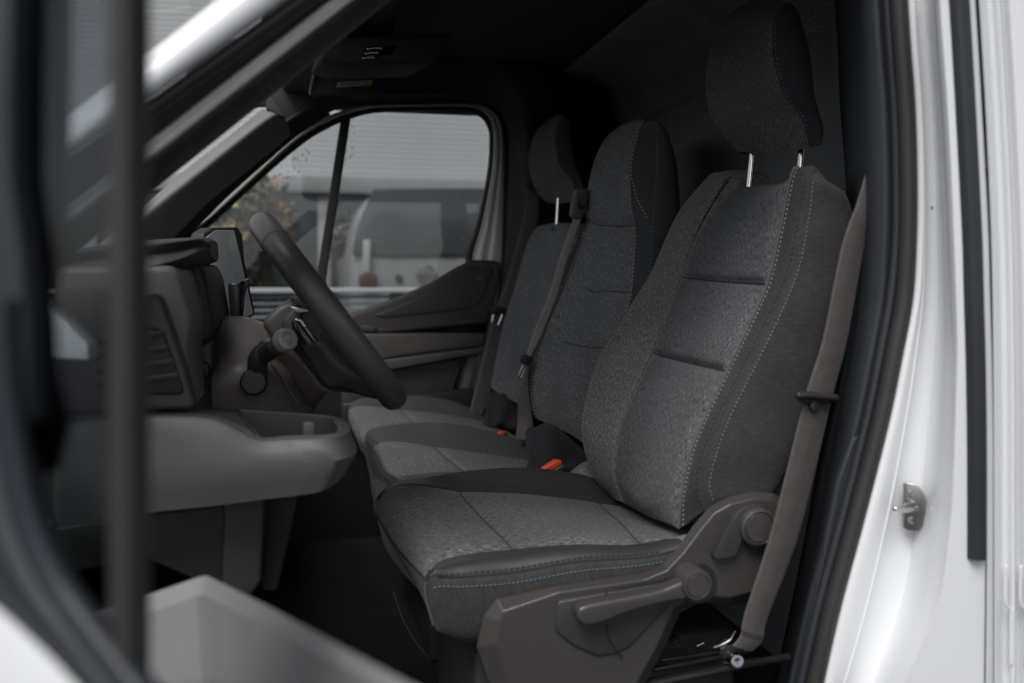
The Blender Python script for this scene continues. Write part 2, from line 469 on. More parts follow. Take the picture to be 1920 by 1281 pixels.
def tree(px, py, Y, h, r, cols, label, n=900, seed=1):
    rnd = random.Random(seed)
    t = thing('tree', label, 'tree')
    p = W(px, py, Y); base = Vector((p.x, Y, 0)); top = Vector((p.x, Y, p.z+h))
    bark = plastic('bark', (.06, .05, .04), .9, 0)
    V, F = [], []
    tubedata(resamp([base, base.lerp(top, .5)+Vector((.1, 0, 0)), top], 10), lambda s: .09*(1-s*.7), 8, V, F)
    for k in range(12):
        a = rnd.uniform(0, 6.28); z0 = base.lerp(top, rnd.uniform(.35, .9))
        tubedata([z0, z0+Vector((math.cos(a)*.35, math.sin(a)*.35, .25))*r*.9, z0+Vector((math.cos(a)*.7, math.sin(a)*.7, .45))*r], lambda s: .025*(1-s*.6), 5, V, F)
    fromdata('trunk', V, F, bark, t)
    ms = [plastic('leaf', c, .7, 0, vary=.25, big=20) for c in cols]
    V, F, fm = [], [], []
    cl = [Vector((rnd.gauss(0, .5), rnd.gauss(0, .5), rnd.gauss(0, .55)))*r for _ in range(16)]
    cc = Vector((p.x, Y, p.z))
    for k in range(n):
        q = rnd.choice(cl); o = cc+q+Vector((rnd.gauss(0, .16), rnd.gauss(0, .16), rnd.gauss(0, .16)))*r
        a = Vector((rnd.uniform(-1, 1), rnd.uniform(-1, 1), rnd.uniform(-1, 1))).normalized(); b = a.orthogonal().normalized()
        s = rnd.uniform(.04, .08); i = len(V)
        V += [o-a*s, o+b*s*.5, o+a*s, o-b*s*.5]; F.append((i, i+1, i+2, i+3)); fm.append(rnd.randrange(len(ms)))
    me = bpy.data.meshes.new('crown'); me.from_pydata([tuple(v) for v in V], [], F); me.polygons.foreach_set('material_index', fm)
    link('crown', me, ms, t)
tree(478, 392, 8.2, .25, .33, [(.26, .15, .05), (.30, .22, .08), (.08, .07, .04)], 'small tree with orange autumn leaves seen above the steering wheel', 900, 2)
tree(432, 415, 8.0, .3, .30, [(.07, .075, .04), (.10, .10, .06), (.35, .32, .18)], 'olive green shrubby tree left of the orange one', 900, 3)
tree(659, 452, 7.8, .2, .17, [(.06, .065, .045), (.04, .045, .03), (.08, .08, .055)], 'narrow olive tree between window divider and parked van', 900, 4)

# =================================================================== VAN BODY
van = thing('van_body', 'white van cab body with open driver side, pillars, roof and floor', 'van')
YF = 2.95            # passenger side inner plane

# --- rear door pillar (painted jamb) and seal
def rail(pts, Y): return L(pts, Y)
S0 = [(1694, -60), (1703, 80), (1712, 200), (1716, 330), (1715, 450), (1708, 560), (1690, 660), (1668, 770), (1640, 885), (1610, 1000), (1570, 1150), (1530, 1330)]
SK = [(1746, -60), (1756, 80), (1765, 200), (1772, 330), (1777, 450), (1781, 560), (1783, 660), (1780, 770), (1776, 885), (1768, 1000), (1742, 1150), (1660, 1330)]
ST = [(1779, -60), (1788, 80), (1795, 200), (1802, 330), (1808, 450), (1811, 560), (1814, 660), (1816, 770), (1817, 885), (1817, 1000), (1817, 1150), (1817, 1330)]
def mixr(A, B, f, dx=0): return [(a[0]*(1-f)+b[0]*f+dx, a[1]*(1-f)+b[1]*f) for a, b in zip(A, B)]
def sh(A, dx, dy=0): return [(a[0]+dx, a[1]+dy) for a in A]
jr = [rail(sh(S0, -4), 1.035), rail(sh(S0, 6), 1.012), rail(sh(S0, 16), 1.008), rail(mixr(S0, SK, .25), 1.012), rail(mixr(S0, SK, .42), 1.022), rail(mixr(S0, SK, .66), 1.018), rail(mixr(S0, SK, .86), .966),
      rail(sh(SK, 4), .940), rail(sh(SK, 12), .932), rail(ST, .930), rail(sh(ST, 44), .930), rail(sh(ST, 47), .955)]
loft('door_pillar', jr, m_white, van, nu=2, nv=90, solid=.003, ang=75, linear='x')
# black runner strip on the pillar edge
s_top = [(a[0], a[1]) for a in ST if a[1] < 1040]+[(1817, 1048)]
def strip_black():
    n = 12; l = resamp(L(s_top, .9285), n); r = [p+Vector((.0215, 0, 0)) for p in l]
    l = [p+Vector((0, 0, 0)) for p in l]
    rr = [[p+Vector((0, .004, 0)) for p in l], [p+Vector((.0005, -.004, 0)) for p in l], [p+Vector((.004, -.0085, 0)) for p in l],
          [p+Vector((.0107, -.0095, 0)) for p in l], [p+Vector((-.004, -.0085, 0)) for p in r], [p+Vector((-.0005, -.004, 0)) for p in r], [p+Vector((0, .004, 0)) for p in r]]
    loft('runner_strip', rr, plastic('strip_rubber', (.028, .031, .038), .42, .15), van, nu=3, nv=40, closed=True, caps=True)
strip_black()
disc('paint_plug', W(1748, 389, 1.018), Vector((-.3, -1, 0)), .0012, .001, m_steel, van)
tube('panel_gap', L([(1849, 1046), (1848, 1160), (1846, 1330)], .9295), .0009, m_rubber, van, 6, 10)
tube('sealer_bead', resamp(L(mixr(S0, SK, .30), 1.0145), 60), .0013, m_white, van, 8)
# rubber door seal: fat band with a ribbed lip inside it
sl = resamp(L([(a[0]-13, a[1]) for a in S0], 1.02), 90)
tube('door_seal', sl, .0105, m_rubber, van, 14, scale=(1.0, 1.0))
lip = resamp(L([(a[0]-38+(4 if a[1] < 500 else 0), a[1]) for a in S0], 1.035), 260)
V_, F_ = [], []
tubedata(lip, lambda t: .0060+.0002*math.sin(t*620), 10, V_, F_)
fromdata('seal_lip', V_, F_, m_bluetrim, van)
# inner pillar trim
T0 = sh(S0, -45); 
tr = [rail(sh(S0, -30), 1.05), rail(sh(S0, -62), 1.052), rail([(1600, -60), (1607, 80), (1612, 200), (1616, 330), (1617, 450), (1612, 560), (1600, 660), (1580, 770), (1560, 885), (1540, 1000), (1510, 1150), (1480, 1330)], 1.10),
      rail([(1560, -60), (1570, 80), (1575, 200), (1585, 330), (1590, 450), (1590, 560), (1575, 660), (1555, 770), (1530, 885), (1510, 1000), (1480, 1150), (1440, 1330)], 1.28)]
loft('pillar_trim', tr, m_bluetrim, van, nu=6, nv=60, solid=.004)
tp = [(1572, 900), (1600, 820), (1640, 812), (1636, 880), (1600, 1010), (1560, 1170), (1520, 1300), (1490, 1300), (1540, 1060)]
plate('trim_panel', tp, 1.045, .012, m_bluetrim, van, .004)
# striker
stk = thing('door_striker', 'steel door latch striker plate screwed to the white pillar', 'latch')
def striker():
    Y = 1.006
    o = [(1695, 907), (1703, 905), (1722, 910), (1733, 925), (1741, 950), (1741, 960), (1733, 985), (1722, 997), (1703, 995), (1694, 990)]
    pts = [W(x, y, Y+(x-1700)*-.0004) for x, y in o]
    prism('plate', pts, Vector((.001, .004, 0)), m_steel, stk, .001, 2)
    for y in (926, 976):
        c = W(1711, y, Y-.004)
        disc('screw', c, Vector((-.2, -1, 0)), .0055, .004, m_steel, stk, prof=[(.0022, -.0015), (.0024, .001), (.0046, .001), (.0058, -.001), (.0062, -.006)], seg=20)
    tube('pin', L([(1727, 957, Y), (1712, 955, Y-.012), (1698, 957, Y-.022), (1678, 954, Y-.030)]), .0036, m_chrome, stk, 12, 16, rounded=True)
    tube('pin', L([(1727, 947, Y), (1705, 946, Y-.010), (1692, 951, Y-.022), (1678, 954, Y-.030)]), .0030, m_steel, stk, 12, 16, rounded=True)
striker()
# --- sliding side door
sld = thing('sliding_door', 'white sliding side door panel with vertical ribs right of black strip', 'door')
def sliding():
    H = [(0, -60), (0, 200), (0, 450), (0, 700), (0, 1000), (0, 1330)]
    def r(dx, Y, bot=0): return [W(x+dx, y, Y) for x, y in [(1826, -60), (1842, 200), (1853, 450), (1857, 700), (1858, 1000), (1858, 1330)]]
    rr = [r(3, .965), r(6, .938), r(10, .934), r(16, .938), r(22, .946), r(33, .946), r(38, .936), r(44, .933), r(50, .944), r(54, .946), r(62, .934), r(90, .931), r(190, .93), r(420, .93)]
    loft('door_panel', rr, m_white, sld, nu=2, nv=40, solid=.003, ang=75, linear='x')
    # small raised rib low down
    rib = L([(1886, 1062), (1886, 1130), (1894, 1142), (1896, 1160), (1896, 1245)], .934)
    tube('rib', rib, .002, m_white, sld, 8, 30, rounded=True)
    rib = L([(1914, 1062), (1914, 1130), (1922, 1142), (1924, 1160), (1924, 1245)], .931)
    tube('rib', rib, .002, m_white, sld, 8, 30, rounded=True)
sliding()

# --- front pillar near side (diagonal bands)
def dl(p, q, n=5, e0=0, e1=0, Y=1.0):
    """diagonal line through p,q extended; returns n world points"""
    out = []
    for k in range(n):
        f = e0+(e1-e0)*k/(n-1); out.append(W(p[0]+(q[0]-p[0])*f, p[1]+(q[1]-p[1])*f, Y))
    return out
def pillar_front():
    E0, E1 = -1.6, 2.6
    def r(a, b, Y): return dl(a, b, 7, E0, E1, Y)
    rr = [r((280, 96), (405, -2), .985), r((280, 104), (405, 5), .965), r((280, 145), (430, 27), .955), r((280, 178), (450, 53), .96), r((280, 186), (455, 60), .975)]
    loft('front_pillar', rr, m_white, van, nu=5, nv=20, solid=.004)
    rr = [r((280, 188), (455, 62), .977), r((280, 205), (460, 75), .97), r((280, 225), (470, 88), .978), r((280, 238), (480, 92), .995), r((280, 268), (490, 104), 1.005)]
    loft('pillar_seal', rr, m_rubber, van, nu=5, nv=20, solid=.004)
    rr = [r((280, 264), (490, 98), 1.004), r((280, 272), (490, 106), .998), r((280, 282), (490, 117), 1.004), r((280, 291), (490, 127), .996), r((280, 303), (490, 138), 1.005)]
    loft('pillar_flange', rr, m_satin, van, nu=5, nv=20, solid=.004)
    rr = [r((280, 302), (490, 138), 1.004), r((280, 310), (490, 146), 1.0), r((280, 340), (490, 172), 1.03), r((280, 362), (490, 194), 1.09), r((280, 360), (490, 192), 1.2)]
    loft('pillar_trim', rr, plastic('pillar_brown', (.042, .038, .036), .5, .2), van, nu=5, nv=20, solid=.004)
pillar_front()
plate('cowl_corner', [(55, 546), (65, 550), (120, 600), (165, 648), (167, 677), (90, 673), (62, 610)], 1.0, .05, m_white, van, .004)
# pale painted foreground wedge, part not identified, set near the camera for blur
def near_panel():
    a = L([(100, 1170, 1.0), (240, 1128, .97), (385, 1078, .93), (510, 1140, .68), (630, 1206, .54), (770, 1282, .45), (940, 1376, .40)])
    b = L([(100, 1195, .99), (240, 1165, .955), (378, 1114, .91), (510, 1182, .66), (630, 1244, .525), (770, 1318, .44), (940, 1412, .39)])
    c = L([(100, 1340, .97), (240, 1340, .94), (392, 1340, .89), (510, 1352, .65), (630, 1368, .515), (770, 1400, .43), (940, 1460, .38)])
    a0 = [p+Vector((.0, .06, -.03)) for p in a]
    loft('foreground_panel', [a0, a, b, c], plastic('foreground_paint', (.21, .21, .21), .45, 0, vary=.03, big=14), van, nu=3, nv=60, solid=.004, linear=True, ang=20)
near_panel()

# --- roof, bulkhead, floor, firewall, far side
ZR = 2.16
XB = 1.02
def shell():
    # headliner: gently crowned sheet
    xs = [-.10, .05, .2, .6, XB+.05]
    rr = [[Vector((x, y, ZR-.02*abs((y-2)/1.0)**2-(.05 if x < 0 else 0))) for y in (1.12, 1.4, 1.8, 2.2, 2.6, YF-.05)] for x in xs]
    loft('headliner', rr, m_liner, van, nu=6, nv=30, solid=.02)
    box('roof_rail', (-.02, 1.02, 1.86), (XB, 1.14, ZR+.03), m_liner, van, .03)
    box('roof_panel', (-.12, .99, ZR+.035), (XB+.05, 3.05, ZR+.06), m_white, van, .01)
    box('door_header', (-.35, 2.958, 1.99), (XB, 3.0, ZR+.03), m_dark, van, .004)
    box('rear_side_wall', (.60, 2.955, .60), (XB+.03, 2.975, ZR+.03), m_dark, van, .004)
    box('cargo_side', (XB+.04, .99, .5), (XB+1.5, 3.05, ZR+.06), m_white, van, .02)
    # bulkhead
    box('bulkhead', (XB, 1.05, .55), (XB+.03, 3.02, ZR+.03), m_bulk, van, .01)
    for z in (1.62, 1.95):
        tube('bulkhead_swage', [Vector((XB-.001, 1.15, z)), Vector((XB-.001, 2.9, z))], .006, m_bulk, van, 8)
    # roof-to-bulkhead cove
    rr = [[Vector((XB-.001, y, ZR-.22)) for y in (1.1, 1.7, 2.3, YF-.03)], [Vector((XB-.05, y, ZR-.08)) for y in (1.1, 1.7, 2.3, YF-.03)], [Vector((XB-.2, y, ZR-.035)) for y in (1.1, 1.7, 2.3, YF-.03)]]
    loft('roof_cove', rr, m_bulk, van, nu=6, nv=20, solid=.006)
    box('under_dash_wall', (-1.2, 2.985, .60), (.62, 3.0, 1.22), m_floor, van, .002)
    box('floor', (-1.2, 1.03, .58), (XB, 3.0, .60), m_floor, van, .003)
    box('firewall', (-1.22, 1.03, .58), (-1.19, 3.0, 1.30), m_floor, van, .003)
shell()

# far body side: trim with the door opening cut out of it (built as a strip round the opening)
door_out = [(300, 520), (330, 462), (352, 432), (395, 392), (470, 322), (540, 256), (590, 224), (640, 203), (690, 193), (800, 191), (885, 191), (922, 200), (943, 222), (953, 262), (952, 330), (948, 420), (942, 500), (925, 620), (895, 730), (880, 790), (860, 900)]
def far_side():
    a = L(door_out, YF-.03)
    cx, cz = .1, 1.5
    b = []
    outer = [(215, 520), (240, 478), (278, 436), (330, 388), (400, 325), (455, 280), (520, 225), (590, 120), (680, -60), (800, -60), (930, -60), (1000, -30), (1040, 40), (1060, 150), (1070, 300), (1070, 420), (1070, 500), (1060, 620), (1040, 730), (1030, 800), (1020, 900)]
    b = L(outer, YF-.06)
    mid1 = [p.lerp(q, .10)+Vector((0, -.02, 0)) for p, q in zip(a, b)]
    mid2 = [p.lerp(q, .30)+Vector((0, -.055, 0)) for p, q in zip(a, b)]
    loft('side_trim', [a, mid1, mid2, b], m_dark, van, nu=4, nv=90, solid=.01)
far_side()
# far front pillar trim (grey)
def far_pillar():
    up = L([(170, 478, 2.62), (278, 384, 2.64), (350, 322, 2.66), (425, 264, 2.68), (470, 228, 2.70), (496, 206, 2.72)])
    mi = L([(170, 505, 2.60), (278, 405, 2.62), (358, 340, 2.64), (440, 274, 2.66), (490, 234, 2.68), (518, 214, 2.70)])
    lo = L([(190, 535, 2.66), (298, 438, 2.68), (375, 360, 2.70), (455, 296, 2.72), (505, 255, 2.74), (537, 228, 2.76)])
    l2 = [p+Vector((.01, .06, -.03)) for p in lo]
    u2 = [p+Vector((-.01, .05, .01)) for p in up]
    loft('pillar_trim', [u2, up, mi, lo, l2], plastic('far_pillar_grey', (.21, .21, .21), .6, .25), van, nu=6, nv=40, solid=.005)
    plate('pillar_cap', [(503, 176), (512, 182), (526, 200), (535, 222), (498, 204), (500, 190)], 2.70, .03, plastic('cap_grey', (.05, .05, .05), .6, .2), van, .004)
    plate('pillar_joint', [(505, 140), (640, 150), (640, 192), (565, 232), (532, 232), (510, 190)], 2.84, .03, m_dark, van, .004)
    # black band between pillar trim and the door opening
    a = L([(190, 530), (298, 436), (375, 358), (455, 294), (505, 253), (545, 222), (600, 190)], 2.79)
    b = L([(260, 560), (335, 466), (400, 396), (475, 326), (528, 280), (565, 250), (620, 215)], 2.84)
    loft('quarter_trim', [a, b], m_black, van, nu=4, nv=40, solid=.006)
far_pillar()
def windscreen():
    # sheet between the two front pillars, raked back
    a = dl((280, 232), (470, 88), 6, -1.2, 1.6, 1.0); b = [W(x, y, 2.80) for x, y in [(60, 560), (150, 480), (278, 374), (380, 290), (470, 215), (540, 150)]]
    a = [Vector((b_.x+.0, 1.03, b_.z)) for b_ in b]
    g = loft('windscreen', [[p+Vector((-.06, 0, 0)) for p in a], [p.lerp(q, .5)+Vector((-.16, 0, .02)) for p, q in zip(a, b)], [q+Vector((-.06, 0, 0)) for q in b]], m_glass, van, nu=6, nv=12)
    # dark header above the glass
    h0 = Vector((b[-1].x-.03, 1.05, b[-1].z-.02)); 
    box('windscreen_header', (b[-1].x-.02, 1.05, b[-1].z-.03), (b[-1].x+.25, 2.95, ZR+.03), m_liner, van, .02)
windscreen()

# =================================================================== PASSENGER DOOR
pd = thing('passenger_door', 'closed passenger door with rain-spotted window and brown grey trim', 'door')
def passenger_door():
    Y = YF
    # painted frame band
    po = [(330, 470), (345, 440), (395, 398), (470, 328), (540, 262), (590, 229), (640, 208), (690, 197), (800, 194), (885, 194), (918, 203), (938, 222), (947, 262), (947, 330), (945, 420), (941, 520), (925, 620), (900, 700), (885, 770)]
    pi = [(340, 475), (352, 446), (402, 403), (478, 333), (550, 268), (600, 235), (650, 214), (700, 203), (800, 201), (870, 201), (900, 208), (918, 224), (926, 262), (921, 330), (903, 420), (884, 492), (880, 620), (862, 700), (850, 770)]
    bi = [(352, 480), (365, 452), (412, 408), (488, 338), (562, 275), (612, 243), (662, 222), (710, 212), (800, 210), (868, 211), (896, 218), (911, 234), (917, 262), (912, 330), (893, 420), (872, 492), (870, 620), (850, 700), (840, 770)]
    A, B, D = L(po, Y), L(pi, Y), L(bi, Y)
    k = [p.lerp(q, .35)+Vector((0, -.012, 0)) for p, q in zip(A, B)]
    k2 = [p.lerp(q, .55)+Vector((0, -.010, 0)) for p, q in zip(A, B)]
    k3 = [p.lerp(q, .80)+Vector((0, -.018, 0)) for p, q in zip(A, B)]
    loft('door_frame', [A, k, k2, k3, B], m_cream, pd, nu=3, nv=120, solid=.004)
    B1 = [p+Vector((0, -.004, 0)) for p in B]; mB = [p.lerp(q, .5)+Vector((0, -.014, 0)) for p, q in zip(B, D)]
    loft('window_seal', [B1, mB, D], m_black, pd, nu=4, nv=120, solid=.006)
    # glass
    gl = [(352, 480), (365, 452), (412, 408), (488, 338), (562, 275), (612, 243), (662, 222), (710, 212), (800, 210), (868, 211), (896, 218), (911, 234), (917, 262), (912, 330), (893, 420), (880, 485), (820, 525), (740, 560), (660, 590), (600, 610), (520, 640), (400, 640)]
    prism('window', L(gl, Y+.012), Vector((0, .004, 0)), m_glass, pd, 0)
    # divider
    plate('window_divider', [(640, 216), (659, 214), (612, 520), (610, 560), (590, 560), (594, 520)], Y-.004, .02, plastic('divider', (.03, .03, .028), .5, .1), pd, .003)
    m_u = plastic('door_trim_upper', (.075, .068, .064), .55, .25); m_l = plastic('door_trim_lower', (.095, .086, .08), .55, .25)
    # upper trim panel
    up = [(560, 628), (668, 585), (740, 560), (810, 530), (850, 505), (884, 487), (930, 489), (940, 495), (936, 530), (915, 606), (560, 612+30)]
    plate('upper_trim', up, Y-.045, .04, m_u, pd, .010)
    inn = [(700, 592), (770, 565), (830, 535), (862, 508), (880, 500), (922, 501), (924, 510), (905, 560), (893, 574), (870, 580), (780, 590), (720, 596)]
    plate('trim_inset', inn, Y-.050, .01, plastic('trim_inset', (.062, .056, .052), .6, .25), pd, .004)
    plate('door_lock_button', [(895, 516), (911, 513), (910, 527), (895, 530)], Y-.053, .006, m_u, pd, .002)
    plate('trim_gap', [(620, 609), (915, 604), (911, 625), (640, 626)], Y-.035, .02, m_gloss, pd, .002)
    plate('inner_handle', [(675, 611), (702, 611), (708, 617), (701, 623), (680, 622)], Y-.055, .02, m_dash, pd, .004)
    plate('centre_trim', [(620, 626), (911, 625), (906, 650), (800, 662), (720, 674), (640, 688)], Y-.06, .05, m_l, pd, .008)
    plate('armrest_edge', [(640, 690), (722, 675), (905, 652), (900, 664), (800, 682), (735, 694), (640, 712)], Y-.075, .06, m_l, pd, .006)
    plate('lower_trim', [(640, 700), (735, 692), (880, 668), (853, 735), (740, 752), (640, 760)], Y-.035, .03, m_u, pd, .006)
    plate('door_edge', [(882, 664), (898, 662), (880, 730), (862, 732)], Y-.03, .02, plastic('sill_grey', (.2, .195, .18), .5, .1), pd, .003)
    tube('trim_seam', L([(866, 672), (845, 736)], Y-.04), .006, m_black, pd, 8)
    plate('lower_sill', [(640, 757), (750, 744), (890, 729), (885, 790), (640, 800)], Y-.07, .06, m_dark, pd, .008)
    # maker's mark etched on the glass: small print
    rnd = random.Random(3); V, F = [], []
    def q(x, y, w_, h_):
        p = [W(x, y, Y+.0105), W(x+w_, y, Y+.0105), W(x+w_, y+h_, Y+.0105), W(x, y+h_, Y+.0105)]
        i = len(V); V.extend(p+[a+Vector((0, .001, 0)) for a in p])
        for f in ((0, 1, 2, 3), (4, 5, 6, 7), (0, 1, 5, 4), (1, 2, 6, 5), (2, 3, 7, 6), (3, 0, 4, 7)): F.append(tuple(i+j for j in f))
    for i in range(5): q(836+i*4, 476+i*.4, 2.6, 4.5)
    for i in range(6): q(835+i*3.3, 484+i*.3, 1.6, 2)
    q(826, 480, 3, 1.2); q(829, 478, 1.2, 5)
    fromdata('glass_marking', V, F, m_dark, pd)
    # raindrops on the outside of the glass
    bm = bmesh.new()
    md = glassmat('drop', (.93, .95, .95))
    for k in range(230):
        s = rnd.random()
        if s < .42:     # along the front edge of the quarter window
            t = rnd.random(); x = 398+ (575-398)*t; y = 420-(420-268)*t+abs(rnd.gauss(0, 1))*16+4; x += abs(rnd.gauss(0, 8))
        elif s < .6: x = rnd.uniform(400, 440); y = rnd.uniform(395, 450)
        elif s < .85: t = rnd.random(); x = 652-42*t+abs(rnd.gauss(0, 9)); y = 230+290*t
        else: x = rnd.uniform(470, 590); y = rnd.uniform(320, 470)
        c = W(x, y, Y+.010); r = rnd.uniform(.0012, .0036)
        mt = Matrix.Translation(c) @ Matrix.Diagonal((r, r*.5, r*rnd.uniform(1, 1.3), 1))
        bmesh.ops.create_icosphere(bm, subdivisions=1, radius=1, matrix=mt)
    me = bpy.data.meshes.new('raindrops'); bm.to_mesh(me); bm.free(); smooth(me, 180)
    m_d, nt_, b_ = newmat('water_drop'); b_.inputs['Transmission Weight'].default_value = 1; b_.inputs['Roughness'].default_value = 0; b_.inputs['IOR'].default_value = 1.33
    o = link('raindrops', me, m_d, pd); o['kind'] = 'stuff'
passenger_door()

# =================================================================== DRIVER DOOR (half open, foreground)
dd = thing('driver_door', 'half open driver door with window frame blurred in left foreground', 'door')
def driver_door():
    # door plane: rear edge near the camera, hinge far left
    def D(px, py, off=0):   # intersect with vertical plane through two ground points
        a = Vector((-.06+off*.5, .40+off, 0)); b = Vector((-.98+off*.5, 1.0+off, 0))
        n = Vector((b.y-a.y, -(b.x-a.x), 0)); d = ray(px, py)
        t = (a-CAM).dot(n)/d.dot(n); return CAM+d*t
    def bar(name, L0, mat, t=.03, off=0, **k):
        return prism(name, [D(x, y, off) for x, y in L0], Vector((t*.5, t, 0)), mat, dd, **k)
    # rear upright of the window frame: rounded channel + black inner seal
    up = [D(204, y, 0) for y in (-120, 200, 640, 1000, 1420)]
    r1 = [D(214, y, -.004) for y in (-120, 200, 640, 1000, 1420)]
    r2 = [D(232, y, -.010) for y in (-120, 200, 640, 1000, 1420)]
    r3 = [D(250, y, -.004) for y in (-120, 200, 640, 1000, 1420)]
    r4 = [D(262, y, .003) for y in (-120, 200, 640, 1000, 1420)]
    r5 = [D(280, y, .018) for y in (-120, 200, 640, 1000, 1420)]
    r6 = [D(274, y, .04) for y in (-120, 200, 640, 1000, 1420)]
    r7 = [D(214, y, .04) for y in (-120, 200, 640, 1000, 1420)]
    loft('window_frame', [up, r1, r2, r3, r4, r5, r6, r7], [plastic('frame_grey', (.05, .046, .043), .45, 0), m_black], dd, nu=4, nv=20, closed=True, caps=True, slots=[0, 0, 0, 1, 1, 1, 1, 1], ref=(0, 4))
    # glass
    g = [(-200, -200), (206, -200), (206, 1230), (150, 1150), (95, 1060), (60, 960), (35, 840), (18, 700), (8, 560), (-200, 500)]
    bar('window', g, m_glass_dark, .004, .006, bevel=0)
    # front divider (quarter window bar)
    bar('window_divider', [(38, -200), (92, -200), (90, 330), (86, 480), (54, 560), (60, 680), (92, 800), (70, 900), (30, 700), (30, 330)], plastic('divider_blue', (.055, .062, .066), .5, 0), .015, .012, bevel=.003)
    bar('quarter_frame', [(-160, -200), (20, -200), (14, 180), (14, 330), (34, 480), (46, 620), (52, 800), (-160, 800)], m_bluetrim, .02, -.004, bevel=.004)
    # curved lower window seal
    cv = [(5, 560), (14, 740), (34, 880), (62, 990), (105, 1085), (160, 1165), (235, 1262), (300, 1340)]
    tube('window_seal', [D(x, y, -.006) for x, y in cv], .0075, plastic('seal_blue', (.014, .018, .024), .4, 0), dd, 12, 50)
    # grey inner border left of the seal, then painted lower panel
    a = [D(x, y, -.002) for x, y in cv]
    lowl = [(-260, 700), (-200, 850), (-150, 960), (-100, 1060), (-50, 1130), (20, 1195), (90, 1262), (170, 1350)]
    b = [D(x, y, -.006) for x, y in lowl]; b2 = [D(x-12, y+22, -.016) for x, y in lowl]; c = [D(x-300, y+450, -.02) for x, y in lowl]
    loft('beltline_moulding', [a, [p.lerp(q, .25)+Vector((-.003, -.006, 0)) for p, q in zip(a, b)], [p.lerp(q, .6)+Vector((.002, .004, 0)) for p, q in zip(a, b)], b], plastic('moulding', (.05, .055, .062), .4, 0), dd, nu=4, nv=40, solid=.006)
    loft('outer_panel', [b, b2, c], m_white, dd, nu=5, nv=40, solid=.003)
driver_door()

